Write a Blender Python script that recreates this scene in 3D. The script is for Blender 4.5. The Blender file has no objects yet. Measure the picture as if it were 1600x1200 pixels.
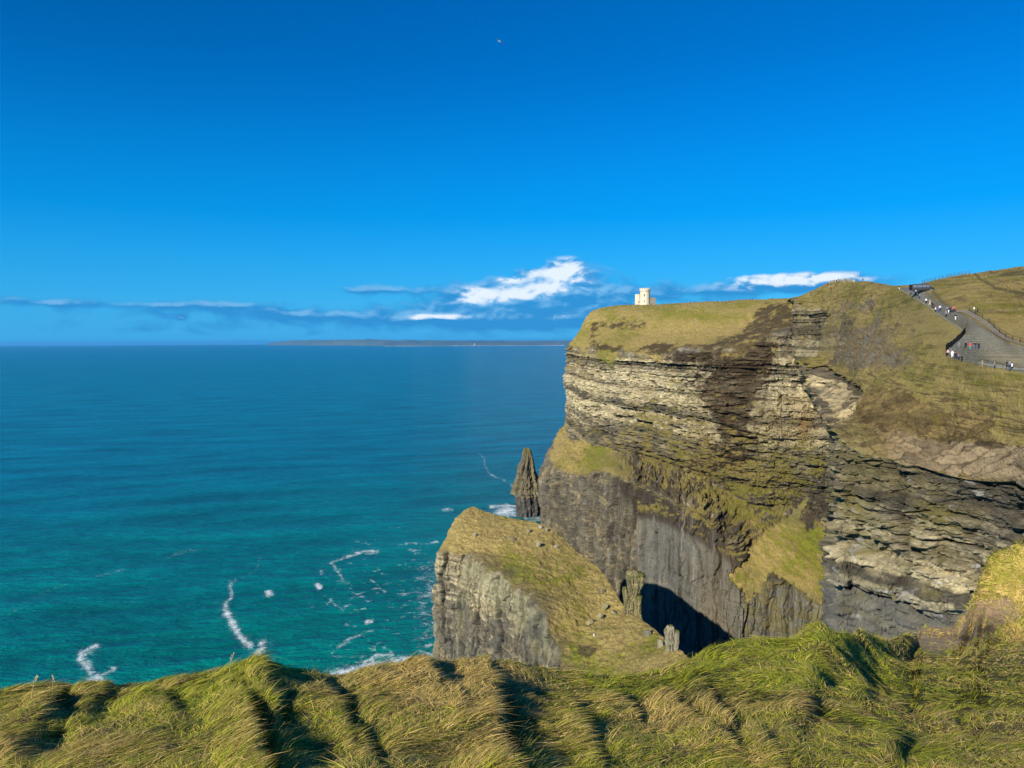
import bpy, bmesh, math, random
import numpy as np
from mathutils import Vector, Matrix
from mathutils.bvhtree import BVHTree

random.seed(7); rng = np.random.default_rng(7)
scn = bpy.context.scene
COL = scn.collection
R = math.radians

# ------------------------------------------------------------------ camera
F = 1155.0; EYE = 175.0; HZ = 533.0
cam = bpy.data.cameras.new('camera'); camo = bpy.data.objects.new('camera', cam); COL.objects.link(camo)
cam.sensor_width = 36.0; cam.lens = 36.0*F/1600; cam.clip_start = 0.1; cam.clip_end = 300000
pitch = math.atan((600-HZ)/F)
CM = (Matrix.Rotation(math.pi/2-pitch, 4, 'X') @ Matrix.Rotation(R(-0.30), 4, 'Z'))
camo.matrix_world = Matrix.Translation((0, 0, EYE)) @ CM
scn.camera = camo
CR = np.array(CM.to_3x3())

def P(px, py, Y):
    """world point seen at photo pixel (px,py) at world depth Y"""
    px = np.asarray(px, float); py = np.asarray(py, float); Y = np.asarray(Y, float)
    d = np.stack([(px-800)/F, -(py-600)/F, -np.ones_like(px)], -1) @ CR.T
    p = d*(Y/d[..., 1])[..., None]
    p[..., 2] += EYE
    return p
def PZ(px, py, z):
    d = np.stack([(np.asarray(px,float)-800)/F, -(np.asarray(py,float)-600)/F, -np.ones_like(np.asarray(px,float))], -1) @ CR.T
    t = (z-EYE)/d[..., 2]
    p = d*t[..., None]; p[..., 2] += EYE
    return p
def PROJ(p):
    q = (p - np.array([0, 0, EYE])) @ CR
    return 800 - F*q[..., 0]/q[..., 2], 600 + F*q[..., 1]/q[..., 2]

# ------------------------------------------------------------------ light
SUN_AZ = 37.0   # light travels this many degrees right of the view axis
SUN_EL = 26.5
sd = Vector((math.sin(R(SUN_AZ))*math.cos(R(SUN_EL)), math.cos(R(SUN_AZ))*math.cos(R(SUN_EL)), -math.sin(R(SUN_EL))))
sl = bpy.data.lights.new('sun', 'SUN'); sl.energy = 5.0; sl.angle = R(0.53); sl.color = (1.0, 0.92, 0.78)
so = bpy.data.objects.new('sun', sl); so.rotation_euler = sd.to_track_quat('-Z', 'Y').to_euler(); COL.objects.link(so)

scn.view_settings.view_transform = 'Standard'; scn.view_settings.look = 'None'
scn.view_settings.exposure = 0.60; scn.view_settings.gamma = 1

# ------------------------------------------------------------------ node helper
class NT:
    def __init__(s, tree): s.t = tree; s.n = tree.nodes; s.l = tree.links
    def node(s, typ, **kw):
        n = s.n.new(typ)
        for k, v in kw.items(): setattr(n, k, v)
        return n
    def put(s, sock, v):
        if isinstance(v, bpy.types.NodeSocket): s.l.new(v, sock)
        elif v is not None: sock.default_value = v
    def m(s, op, a, b=None, c=None, clamp=False):
        n = s.node('ShaderNodeMath', operation=op, use_clamp=clamp)
        s.put(n.inputs[0], a); s.put(n.inputs[1], b); s.put(n.inputs[2], c)
        return n.outputs[0]
    def vm(s, op, a, b=None):
        n = s.node('ShaderNodeVectorMath', operation=op)
        s.put(n.inputs[0], a)
        if op == 'SCALE': s.put(n.inputs[3], b)
        else: s.put(n.inputs[1], b)
        return n.outputs[0]
    def mix(s, f, a, b, bt='MIX'):
        n = s.node('ShaderNodeMix', data_type='RGBA', blend_type=bt)
        s.put(n.inputs[0], f)
        s.put(n.inputs[6], a if isinstance(a, bpy.types.NodeSocket) else tuple(a)+(1,)*(4-len(a)))
        s.put(n.inputs[7], b if isinstance(b, bpy.types.NodeSocket) else tuple(b)+(1,)*(4-len(b)))
        return n.outputs[2]
    def ss(s, x, lo, hi):
        n = s.node('ShaderNodeMapRange', interpolation_type='SMOOTHSTEP')
        s.put(n.inputs[0], x); s.put(n.inputs[1], lo); s.put(n.inputs[2], hi)
        return n.outputs[0]
    def noise(s, vec, scale, detail=4, rough=0.55, typ='FBM', lac=2.0, dist=0.0):
        n = s.node('ShaderNodeTexNoise', noise_type=typ)
        s.put(n.inputs['Vector'], vec); s.put(n.inputs['Scale'], scale); s.put(n.inputs['Detail'], detail)
        s.put(n.inputs['Roughness'], rough); s.put(n.inputs['Lacunarity'], lac); s.put(n.inputs['Distortion'], dist)
        return n.outputs[0]
    def xyz(s, x, y, z):
        n = s.node('ShaderNodeCombineXYZ'); s.put(n.inputs[0], x); s.put(n.inputs[1], y); s.put(n.inputs[2], z)
        return n.outputs[0]
    def sep(s, v):
        n = s.node('ShaderNodeSeparateXYZ'); s.put(n.inputs[0], v); return n.outputs

# ------------------------------------------------------------------ world: sky with the low cloud bank
w = bpy.data.worlds.new('World'); scn.world = w; w.use_nodes = True
nt = NT(w.node_tree); nt.n.clear()
out = nt.node('ShaderNodeOutputWorld'); bg = nt.node('ShaderNodeBackground')
sky = nt.node('ShaderNodeTexSky', sky_type='NISHITA', sun_disc=False)
sky.sun_elevation = R(SUN_EL); sky.sun_rotation = math.atan2(-sd.x, -sd.y)
sky.altitude = 200; sky.air_density = 1.0; sky.dust_density = 0.25; sky.ozone_density = 4.0
g = nt.node('ShaderNodeTexCoord').outputs['Generated']
gx, gy, gz = nt.sep(g)
az = nt.m('MULTIPLY', nt.m('ARCTAN2', gx, gy), F)
el = nt.m('MULTIPLY', nt.m('ARCSINE', gz), F)
hs = nt.node('ShaderNodeHueSaturation'); hs.inputs['Saturation'].default_value = 1.62; hs.inputs['Value'].default_value = 0.70
hs.inputs['Hue'].default_value = 0.497
nt.l.new(sky.outputs[0], hs.inputs['Color'])
skyc = nt.mix(1.0, hs.outputs[0], (0.40, 1.02, 1.36), 'MULTIPLY')
def ell(x, y, rx, ry):
    cx = math.atan((x-800)/F)*F; cy = HZ-y
    a = nt.m('DIVIDE', nt.m('SUBTRACT', az, cx), rx); b = nt.m('DIVIDE', nt.m('SUBTRACT', el, cy), ry)
    d2 = nt.m('ADD', nt.m('MULTIPLY', a, a), nt.m('MULTIPLY', b, b))
    return nt.m('EXPONENT', nt.m('MULTIPLY', d2, -1.0))
def total(lst):
    acc = None
    for x, y, rx, ry, wt in lst:
        e = nt.m('MULTIPLY', ell(x, y, rx, ry), wt)
        acc = e if acc is None else nt.m('ADD', acc, e)
    return acc
WH = [(884,420,24,16,1.5),(872,448,60,24,.55),(800,462,44,16,.5),(1230,450,110,16,.15),(740,470,40,10,.4),(868,428,20,9,0.7),(742,459,22,9,1.1),(823,428,13,6,1.2),(795,437,18,5,0.8),(1222,450,70,11,0.7),(1290,448,50,10,0.7),
               (700,495,45,4,0.8),(287,497,8,5,1.2),(868,498,26,8,0.6),(910,437,16,8,0.5),(1190,441,40,4,0.6),(660,496,14,5,0.7)]
BK = [(760,500,460,20,0.55),(830,475,160,34,0.75),(400,486,520,14,0.16),(910,445,40,22,.5),(815,472,120,26,1.0),(878,440,46,26,0.9),(790,470,60,20,0.5),(600,454,90,7,0.75),(690,498,230,10,0.6),(340,480,95,9,0.7),
              (100,480,150,6,0.6),(450,491,60,6,0.5),(1060,460,130,14,0.8),(1230,452,95,13,0.75),(250,512,160,9,0.25),(860,503,140,12,0.45),
              (1330,452,60,16,0.4)]
white = total(WH)
def cfield(az_, el_):
    global az, el
    keep = az, el; az, el = az_, el_
    bank = total(BK)
    cv = nt.xyz(nt.m('MULTIPLY', az, 0.010), nt.m('MULTIPLY', el, 0.021), 0.0)
    n = nt.noise(cv, 2.0, 9, 0.54, dist=.3)
    az, el = keep
    return nt.m('MULTIPLY', nt.m('ADD', nt.m('ADD', bank, nt.m('MULTIPLY', white, .5)), nt.m('MULTIPLY', nt.m('SUBTRACT', n, 0.5), 1.9)), nt.ss(bank, .02, .15))
f0 = cfield(az, el); f1 = cfield(nt.m('ADD', az, -5.0), nt.m('ADD', el, 6.0))
n2 = nt.noise(nt.xyz(nt.m('MULTIPLY', az, 0.02), nt.m('MULTIPLY', el, 0.035), 3.0), 3.0, 6, 0.6)
dens = nt.ss(f0, 0.12, 0.95)
lit = nt.m('MULTIPLY', nt.ss(nt.m('ADD', nt.m('MULTIPLY', nt.m('SUBTRACT', f0, f1), 2.6), nt.m('ADD', nt.m('MULTIPLY', white, .42), nt.m('MULTIPLY', nt.m('SUBTRACT', n2, .5), 1.6))), 0.25, 1.35), nt.ss(white, 0.02, 0.6))
K = 10.0
n3 = nt.noise(nt.xyz(nt.m('MULTIPLY', az, 0.008), nt.m('MULTIPLY', el, 0.02), 9.0), 2.0, 6, 0.5)
bluec = nt.mix(nt.ss(nt.m('ADD', nt.m('MULTIPLY', nt.m('SUBTRACT', f0, f1), 1.2), nt.m('SUBTRACT', nt.m('ADD', n3, nt.m('MULTIPLY', white, .35)), nt.m('MULTIPLY', nt.m('SUBTRACT', 1.0, ell(860, 465, 260, 80)), .45))), 0.3, 1.0), (0.020*K, 0.19*K, 0.47*K), (0.14*K, 0.36*K, 0.62*K))
cloudc = nt.mix(lit, bluec, (0.60*K, 0.68*K, 0.77*K))
hazeb = nt.m('SUBTRACT', 1.0, nt.ss(el, 0.0, 60.0))
skyc = nt.mix(nt.m('MULTIPLY', nt.m('SUBTRACT', 1.0, nt.ss(el, 0.0, 420.0)), 0.72), skyc, (0.004*K, 0.275*K, 0.66*K))
skyc = nt.mix(nt.m('MULTIPLY', hazeb, 0.55), skyc, (0.035*K, 0.31*K, 0.66*K))
skyf = nt.mix(nt.m('MULTIPLY', dens, nt.m('ADD', 0.8, nt.m('MULTIPLY', lit, 0.2))), skyc, cloudc)
nt.l.new(skyf, bg.inputs['Color']); bg.inputs['Strength'].default_value = 0.089
nt.l.new(bg.outputs[0], out.inputs['Surface'])

# ------------------------------------------------------------------ numpy noise
def _h(ix, iy, iz, seed):
    with np.errstate(over='ignore'):
        h = (ix.astype(np.uint32)*np.uint32(374761393) + iy.astype(np.uint32)*np.uint32(668265263)
             + iz.astype(np.uint32)*np.uint32(2147483647) + np.uint32(seed*1274126177 & 0xffffffff))
        h = (h ^ (h >> np.uint32(13)))*np.uint32(1274126177)
        h = (h ^ (h >> np.uint32(16)))*np.uint32(2246822519)
        h ^= (h >> np.uint32(15))
    return h.astype(np.float32)*np.float32(1/4294967295.0)
def hsh(i, j=0, seed=0):
    i = np.asarray(i).astype(np.int64).astype(np.uint32); j = (np.zeros_like(i)+np.asarray(j).astype(np.int64).astype(np.uint32)) if not np.isscalar(j) else np.full_like(i, j)
    return _h(i, j, np.zeros_like(i), seed)
def vnoise(x, y, z, seed=0):
    x = np.asarray(x, np.float32); y = np.asarray(y, np.float32)+0*x; z = np.asarray(z, np.float32)+0*x
    fx = np.floor(x); fy = np.floor(y); fz = np.floor(z)
    tx = x-fx; ty = y-fy; tz = z-fz
    tx = tx*tx*(3-2*tx); ty = ty*ty*(3-2*ty); tz = tz*tz*(3-2*tz)
    ix = fx.astype(np.int64).astype(np.uint32); iy = fy.astype(np.int64).astype(np.uint32); iz = fz.astype(np.int64).astype(np.uint32)
    one = np.uint32(1)
    with np.errstate(over='ignore'):
        def c(a, b, d): return _h(ix+(one if a else np.uint32(0)), iy+(one if b else np.uint32(0)), iz+(one if d else np.uint32(0)), seed)
        v = (((c(0,0,0)*(1-tx)+c(1,0,0)*tx)*(1-ty)+(c(0,1,0)*(1-tx)+c(1,1,0)*tx)*ty)*(1-tz)
             + ((c(0,0,1)*(1-tx)+c(1,0,1)*tx)*(1-ty)+(c(0,1,1)*(1-tx)+c(1,1,1)*tx)*ty)*tz)
    return v*2-1
def fbm(x, y, z, seed=0, o=4, g=0.5, ridged=False):
    s = 0; a = 1; t = 0; f = 1.0
    for k in range(o):
        v = vnoise(x*f, y*f, z*f, seed+k*17)
        if ridged: v = 1-2*np.abs(v)
        s = s+v*a; t += a; a *= g; f *= 2.03
    return s/t
def sst(x, lo, hi):
    t = np.clip((x-lo)/(hi-lo), 0, 1); return t*t*(3-2*t)

# ------------------------------------------------------------------ lofting of control grids
def pchip(xk, yk, xq, axis):
    yk = np.moveaxis(yk, axis, 0); h = np.diff(xk); sh = (-1,)+(1,)*(yk.ndim-1)
    d = np.diff(yk, axis=0)/h.reshape(sh)
    m = np.zeros_like(yk); m[0] = d[0]; m[-1] = d[-1]
    a = d[:-1]; b = d[1:]
    w1 = (2*h[1:]+h[:-1]).reshape(sh); w2 = (h[1:]+2*h[:-1]).reshape(sh)
    with np.errstate(divide='ignore', invalid='ignore'):
        hm = (w1+w2)/(w1/a+w2/b)
    m[1:-1] = np.where(a*b > 0, hm, 0)
    m[1:-1] = np.nan_to_num(m[1:-1])
    i = np.clip(np.searchsorted(xk, xq, side='right')-1, 0, len(xk)-2)
    t = ((xq-xk[i])/h[i]).reshape(sh); hh = h[i].reshape(sh)
    r = ((2*t**3-3*t**2+1)*yk[i] + (t**3-2*t**2+t)*hh*m[i] + (-2*t**3+3*t**2)*yk[i+1] + (t**3-t**2)*hh*m[i+1])
    return np.moveaxis(r, 0, axis)
def loft(C, nr, nc, wr=None, wc=None):
    """C[rows, cols, 3] world control points; sample counts spread by picture size (or given weights)"""
    px, py = PROJ(C)
    if wr is None:
        wr = np.maximum(np.hypot(np.diff(px, axis=0), np.diff(py, axis=0)).mean(1), 2)
    if wc is None:
        wc = np.maximum(np.hypot(np.diff(px, axis=1), np.diff(py, axis=1)).mean(0), 2)
    kr = np.concatenate([[0], np.cumsum(wr)]); kc = np.concatenate([[0], np.cumsum(wc)])
    qr = np.linspace(0, kr[-1], nr); qc = np.linspace(0, kc[-1], nc)
    a = pchip(kr, C, qr, 0); a = pchip(kc, a, qc, 1)
    return a, np.interp(qr, kr, np.arange(len(kr))), np.interp(qc, kc, np.arange(len(kc)))
def gnormals(Pt):
    du = np.gradient(Pt, axis=0); dv = np.gradient(Pt, axis=1)
    n = np.cross(du, dv); n /= (np.linalg.norm(n, axis=-1, keepdims=True)+1e-9)
    return n
def grid_mesh(name, Pt, col, mat, smooth=False, parent=None, flip=False):
    nr, nc = Pt.shape[:2]
    idx = np.arange(nr*nc).reshape(nr, nc)
    q = np.stack([idx[:-1, :-1], idx[1:, :-1], idx[1:, 1:], idx[:-1, 1:]], -1).reshape(-1, 4)
    if flip: q = q[:, ::-1]
    return raw_mesh(name, Pt.reshape(-1, 3), q, col.reshape(-1, col.shape[-1]) if col is not None else None, mat, smooth, parent)
def raw_mesh(name, V, Q, col, mat, smooth=False, parent=None):
    me = bpy.data.meshes.new(name)
    me.vertices.add(len(V)); me.vertices.foreach_set('co', np.ascontiguousarray(V, dtype=np.float32).ravel())
    k = Q.shape[1]; n = len(Q)
    me.loops.add(n*k); me.loops.foreach_set('vertex_index', np.ascontiguousarray(Q, dtype=np.int32).ravel())
    me.polygons.add(n); me.polygons.foreach_set('loop_start', np.arange(0, n*k, k, dtype=np.int32))
    me.polygons.foreach_set('use_smooth', np.full(n, smooth, dtype=bool))
    me.update(calc_edges=True)
    if col is not None:
        c = np.ones((len(V), 4), np.float32); c[:, :3] = col[:, :3]
        if col.shape[-1] > 3: c[:, 3] = col[:, 3]
        at = me.color_attributes.new('Col', 'FLOAT_COLOR', 'POINT'); at.data.foreach_set('color', c.ravel())
    if mat: me.materials.append(mat)
    o = bpy.data.objects.new(name, me); COL.objects.link(o)
    if parent: o.parent = parent
    return o
def tag(o, label=None, cat=None, group=None, kind=None):
    if label: o['label'] = label
    if cat: o['category'] = cat
    if group: o['group'] = group
    if kind: o['kind'] = kind
    return o
def lerpc(a, b, f):
    return a*(1-f[..., None]) + np.asarray(b)*f[..., None]
def C3(*c): return np.array(c, float)
def blob(px, py, x, y, rx, ry, rot=0):
    c, s = math.cos(R(rot)), math.sin(R(rot)); dx = px-x; dy = py-y
    return np.exp(-(((dx*c+dy*s)/rx)**2 + ((-dx*s+dy*c)/ry)**2))
def lineband(px, py, pts, wd):
    """soft band around a polyline in picture coordinates of the ground point"""
    best = np.full(px.shape, 1e9)
    for (x0, y0), (x1, y1) in zip(pts[:-1], pts[1:]):
        dx, dy = x1-x0, y1-y0; t = np.clip(((px-x0)*dx+(py-y0)*dy)/(dx*dx+dy*dy), 0, 1)
        best = np.minimum(best, np.hypot(px-x0-t*dx, py-y0-t*dy))
    return np.exp(-(best/wd)**2)

def ground_mat(name, fine=1.0, rough=0.95, bump=0.4, bdist=0.3, var=0.5):
    m = bpy.data.materials.new(name); m.use_nodes = True; t = NT(m.node_tree)
    b = t.n['Principled BSDF']; b.inputs['Roughness'].default_value = rough
    b.inputs['Specular IOR Level'].default_value = 0.15
    a = t.node('ShaderNodeAttribute', attribute_name='Col')
    co = t.node('ShaderNodeTexCoord').outputs['Object']
    nz = t.noise(co, 1.1*fine, 6, 0.7)
    nz2 = t.noise(t.vm('MULTIPLY', co, (1, 1, 3.0)), 4.0*fine, 4, 0.7)
    v = t.m('ADD', 1.0-var*0.5*1.5, t.m('MULTIPLY', t.m('ADD', nz, t.m('MULTIPLY', nz2, 0.5)), var))
    cc = t.vm('SCALE', a.outputs['Color'], v)
    t.l.new(cc, b.inputs['Base Color'])
    bp = t.node('ShaderNodeBump'); bp.inputs['Strength'].default_value = bump; bp.inputs['Distance'].default_value = bdist
    t.l.new(t.m('ADD', nz, nz2), bp.inputs['Height']); t.l.new(bp.outputs[0], b.inputs['Normal'])
    return m
M_far = ground_mat('cliff_ground', 0.9, bump=0.9, bdist=0.6, var=.8)
M_near = ground_mat('near_ground', 2.0, bump=0.8, bdist=0.3, var=.75)

# ------------------------------------------------------------------ strata: bedded, jointed rock as displacement (metres) + tone per bed
def strata(z, s, seed, tmean, blk, nlay=400, zlo=-20):
    r = np.random.default_rng(seed)
    th = tmean*np.exp(r.normal(0, 0.55, nlay)); zb = zlo+np.cumsum(th)
    k = np.searchsorted(zb, z)
    kk = np.clip(k, 1, nlay-1); f = (z-zb[kk-1])/th[kk]
    bl = blk*np.exp(r.normal(0, 0.5, nlay+2)); ph = r.random(nlay+2)*9
    u = s/bl[k]+ph[k]; ci = np.floor(u); fu = u-ci
    off = hsh(k, 0, seed)*0.55 + hsh(k, ci, seed+5)*0.45
    nl = vnoise(s/45.0, k*7.7, 0, seed+9)*0.5
    crack = np.minimum(fu, 1-fu)*bl[k]
    tone = hsh(k, 3, seed+11)
    tb = hsh(k, ci, seed+12)
    off = np.where(vnoise(s/28, z/9, 0, seed+13) > -.1, off, hsh(k, 0, seed))
    return off-0.5+nl*0.6, f, crack, tone, tb, k

# palette (surface colours, linear; DARK also carries painted crevice shade)
STRAW = C3(.30,.23,.078); OLIVE = C3(.175,.15,.028); GREEN = C3(.135,.165,.012); SOIL = C3(.062,.042,.022); BARE = C3(.17,.125,.07)
SLATE = C3(.135,.120,.086); PALE = C3(.43,.37,.225); WARM = C3(.235,.185,.095); DARK = C3(.032,.026,.018); LICH = C3(.19,.165,.065); OCHRE = C3(.22,.135,.045)

def grass_col(p, sc=1.0, seed=0, green=0.35):
    x, y, z = p[..., 0], p[..., 1], p[..., 2]
    a = fbm(x*.03*sc, y*.02*sc, z*.05*sc, seed, 4); b = fbm(x*.35*sc, y*.2*sc, z*.4*sc, seed+3, 3, .6)
    d = fbm(x*1.3*sc, y*.5*sc, z*1.1*sc, seed+6, 3, .65)
    c = lerpc(np.broadcast_to(STRAW, p.shape), OLIVE, sst(a+b*.8+d*.4, -.15, .5)*.9)
    c = lerpc(c, GREEN, sst(a*.8+b*.5+green-.5, -.05, .45)*.6)
    c = lerpc(c, SOIL*1.6, sst(d+b*.5-a*.3, .42, .75)*.55)
    e = fbm(x*2.9*sc, y*1.6*sc, z*2.6*sc, seed+8, 2, .6)
    return c*(1+.28*b[..., None]+.26*d[..., None]+.22*e[..., None])

def inpoly(px, py, poly):
    c = np.zeros(px.shape, bool); n = len(poly)
    for i in range(n):
        x0, y0 = poly[i]; x1, y1 = poly[(i+1) % n]
        if y0 == y1: continue
        cond = ((py > y0) != (py > y1)) & (px < (x1-x0)*(py-y0)/(y1-y0)+x0)
        c ^= cond
    return c.astype(float)
def softpoly(px, py, poly, r=7, n=None):
    m = 0
    for k in range(8):
        a = k*math.pi/4; q = r*(1 if k % 2 else .55); m = m+inpoly(px+q*math.cos(a), py+q*math.sin(a), poly)
    m = m/8
    return m if n is None else sst(m+n*.55, .38, .62)
def ctrl(cols, base=True):
    """cols: per column a list of (px,py,Y) or world tuples ('w',x,y,z) or ('z',px,Y) = sea level foot"""
    out = []
    for c in cols:
        o = []
        for e in c:
            if e[0] == 'w': o.append(np.array(e[1:], float))
            elif e[0] == 'z':
                p = P(e[1], 700, e[2]); p[2] = -4.0; o.append(p)
            else: o.append(P(*e))
        out.append(np.stack(o))
    return np.stack(out, 1)

def worley(u, v, seed, jit=.9):
    iu = np.floor(u); iv = np.floor(v); f1 = np.full(u.shape, 9., np.float32); f2 = f1.copy(); hid = np.zeros(u.shape, np.float32); tu = hid.copy(); tv = hid.copy()
    for a in (-1, 0, 1):
        for b in (-1, 0, 1):
            ci = iu+a; cj = iv+b
            px_ = ci+.5+jit*(hsh(ci+999, cj+999, seed)-.5); py_ = cj+.5+jit*(hsh(ci+999, cj+999, seed+1)-.5)
            du = u-px_; dv = v-py_; d = np.maximum(np.abs(du), np.abs(dv))*.7+.3*np.hypot(du, dv)
            hh_ = hsh(ci+999, cj+999, seed+2); c = d < f1
            f2 = np.where(c, f1, np.minimum(f2, d)); hid = np.where(c, hh_, hid); tu = np.where(c, du, tu); tv = np.where(c, dv, tv); f1 = np.where(c, d, f1)
    return hid, f2-f1, tu, tv
def rock_disp(Pt, N, s, seed, bedded, massive, amp=1.0, force=0):
    """returns displaced points and tone fields"""
    x, y, z = Pt[..., 0], Pt[..., 1], Pt[..., 2]
    nh = N.copy(); nh[..., 2] = 0; nl = np.linalg.norm(nh, axis=-1); nh /= (nl[..., None]+1e-6)
    steep = np.maximum(sst(nl, .45, .8), force)
    zw = z + fbm(s/60, z/60, 0, seed+40, 3)*3.0 + s*0.012
    o1, f1, c1, t1, b1, k1 = strata(zw, s, seed, 4.2, 13)
    o2, f2, c2, t2, b2, k2 = strata(zw+.3*vnoise(s/3, z/2, 0, seed), s, seed+1, 1.15, 4.0)
    rec = (hsh(k1, 8, seed) > .78)*sst(f1, .0, .08)*(1-sst(f1, .45, .6))
    rec2 = (hsh(k2, 8, seed) > .86)*1.0
    big = fbm(s/38, z/55, 1.3, seed+30, 4)*5.0 + fbm(s/9, z/11, 4.4, seed+31, 3)*1.3
    rag = fbm(s/3.2, z/1.3, 6.1, seed+36, 4, .65)*1.5
    d = o1*3.9 + o2*1.3 + rag - rec*3.6*(0.5+vnoise(s/25, k1*3.3, 0, seed+60)) - rec2*.9 - .5*np.exp(-(c1/.35)**2)*(vnoise(s/9, z/6, 8, seed+44)>0)
    fl = fbm(s/10, z/90, 2.2, seed+33, 4, .6, ridged=True)*3.0 + fbm(s/2.6, z/22, 5.2, seed+34, 3, .6)*0.9
    wx_ = .5*fbm(s/9, z/9, 1, seed+80, 3); wz_ = .5*fbm(s/9, z/9, 7, seed+81, 3)
    h1, e1, ta, tb_ = worley(s/7.5+wx_, z/24+wz_, seed+82); h2, e2, tc, td = worley(s/2.6+wx_, z/7+wz_, seed+84)
    hb, eb, te, tf_ = worley(s/8+wx_, zw/3.0+wz_, seed+86); hc, ec, tg, th_ = worley(s/2.4, zw/1.1+wz_, seed+88)
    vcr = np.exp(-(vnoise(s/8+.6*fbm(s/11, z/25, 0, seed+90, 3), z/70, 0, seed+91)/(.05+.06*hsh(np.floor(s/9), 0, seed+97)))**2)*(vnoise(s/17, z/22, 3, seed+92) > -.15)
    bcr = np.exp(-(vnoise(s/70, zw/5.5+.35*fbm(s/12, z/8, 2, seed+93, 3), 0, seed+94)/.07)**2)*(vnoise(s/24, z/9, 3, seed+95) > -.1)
    fl2 = np.floor(s/5.5+.6*vnoise(s/30, z/18, 3, seed+2)); fo = hsh(fl2.astype(np.int64)+50, np.floor(z/16+hsh(fl2.astype(np.int64)+50, 2, 3)*4), seed+35)*2.6
    d = d + hb*2.4 + (hc-.5)*1.1 + te*.8 - 2.6*bcr - 1.2*vcr - .8*np.exp(-(eb/.07)**2)*(hb > .5)
    d = d-1.6
    d2 = -3.2+fl+fo*.5+o2*.35 + h1*4.0+ta*1.6+(h2-.5)*1.8+tc*.7 - 4.2*vcr - 1.0*bcr*(hb > .6) - 1.5*np.exp(-(e1/.035)**2)
    dd = (big + d*bedded + d2*massive)*steep*amp
    P2 = Pt + nh*dd[..., None]
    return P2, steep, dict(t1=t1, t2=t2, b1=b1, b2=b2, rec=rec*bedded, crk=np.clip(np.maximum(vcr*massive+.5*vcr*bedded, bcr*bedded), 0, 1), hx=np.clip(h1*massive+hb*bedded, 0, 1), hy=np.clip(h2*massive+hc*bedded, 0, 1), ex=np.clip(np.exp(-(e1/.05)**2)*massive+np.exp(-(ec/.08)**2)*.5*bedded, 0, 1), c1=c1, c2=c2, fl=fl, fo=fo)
def rock_color(T, x, y, z, s, px, py, pale, seed):
    """pale: 0 slate .. 1 pale banded"""
    a = fbm(s/14, z/7, 0, seed+70, 4, .6); b = fbm(s/2.2, z/.9, 3, seed+71, 3, .6)
    base = lerpc(np.broadcast_to(SLATE*.85, x.shape+(3,)), PALE*1.08, sst(np.clip(pale*(.1+1.15*T['t1']*.6+T['t2']*.55+.45*a+.45*b), 0, 1), .22, .92))
    base = lerpc(base, WARM, sst(a+b*.5, -.1, .6)*.55)
    base = base*(0.8+.24*T['b2']*sst(a,-.2,.4)+.22*T['b1'])[..., None]
    cr = sst(fbm(s/1.3, z/.35, 5, seed+73, 4, .65)+.35*fbm(s/20, z/5, 2, seed+74, 3), .28, .6)
    base = lerpc(base, DARK, np.clip(cr*.75+(np.exp(-(T['c1']/.4)**2)*.3)*(a>0), 0, 1))
    base = base*((.66+.42*T['hx']+.28*T['hy'])*(.82+.36*T['t2']))[..., None]
    base = lerpc(base, DARK, np.clip(T['crk']*.9+T['ex']*.45, 0, 1))  # crevice shade painted into the colour along with crack dirt
    return base*(1+.25*b[..., None])

QUAL = 1.0
# ------------------------------------------------------------------ the tower headland
A = [
 [('w',112,860,203),('w',108,850,202),('w',90,845,186),('w',68,840,163),('w',64,840,138),('w',64,835,90),('w',50,830,64),('w',40,828,40),('w',40,828,-4)],
 [(925,489,860),(922,489,740),(906,515,725),(888,549,712),(885,600,710),(888,684,706),(860,716,705),(848,757,700),('z',851,700)],
 [(945,484,850),(945,482,725),(925,515,695),(912,550,660),(908,610,650),(915,687,632),(897,740,600),(893,800,592),('z',893,590)],
 [(975,480,840),(975,477,705),(965,515,650),(955,554,600),(955,615,592),(957,700,575),(945,738,520),(940,830,508),('z',940,505)],
 [(1030,479,820),(1030,476,680),(1020,520,610),(1015,559,545),(1013,620,535),(1012,715,518),(1003,762,468),(1000,860,460),('z',1000,456)],
 [(1090,476,800),(1090,473,650),(1085,520,575),(1082,556,500),(1082,630,490),(1082,735,472),(1078,797,425),(1075,900,416),('z',1075,413)],
 [(1150,473,780),(1150,470.5,620),(1145,515,550),(1140,550,480),(1140,640,468),(1140,765,450),(1140,855,400),(1140,930,393),('z',1140,390)],
 [(1200,471,760),(1200,468,590),(1198,500,535),(1195,530,475),(1192,640,455),(1190,785,435),(1180,895,392),(1178,950,386),('z',1176,384)],
 [(1240,470,740),(1240,467,570),(1240,490,520),(1240,520,475),(1240,650,445),(1245,782,428),(1240,912,378),(1240,960,372),('z',1238,370)],
 [(1310,472,720),(1310,470,560),(1310,500,515),(1310,540,475),(1310,650,440),(1310,790,415),(1305,928,368),(1305,970,362),('z',1305,360)],
 [(1400,472,700),(1400,470,560),(1400,500,515),(1400,540,480),(1400,650,450),(1400,790,430),(1400,928,390),(1400,970,385),('z',1400,383)],
]
CA = ctrl(A)
PA, rA, cA = loft(CA, int(640*QUAL), int(860*QUAL), wr=[14, 42, 48, 62, 100, 50, 90, 60], wc=[22, 40, 40, 60, 72, 64, 50, 52, 60, 30])
rr = np.broadcast_to(rA[:, None], PA.shape[:2]); NA = gnormals(PA)
sA = np.concatenate([[0], np.cumsum(np.linalg.norm(np.diff(PA[int(PA.shape[0]*.75)], axis=0)[:, :2], axis=-1))])
s = np.broadcast_to(sA[None, :], rr.shape)
x, y, z = PA[..., 0], PA[..., 1], PA[..., 2]; px, py = PROJ(PA)
wz = fbm(s/20, z/20, 0, 5, 4)
low = sst(rr+wz*.12, 5.92, 6.08)
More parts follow.
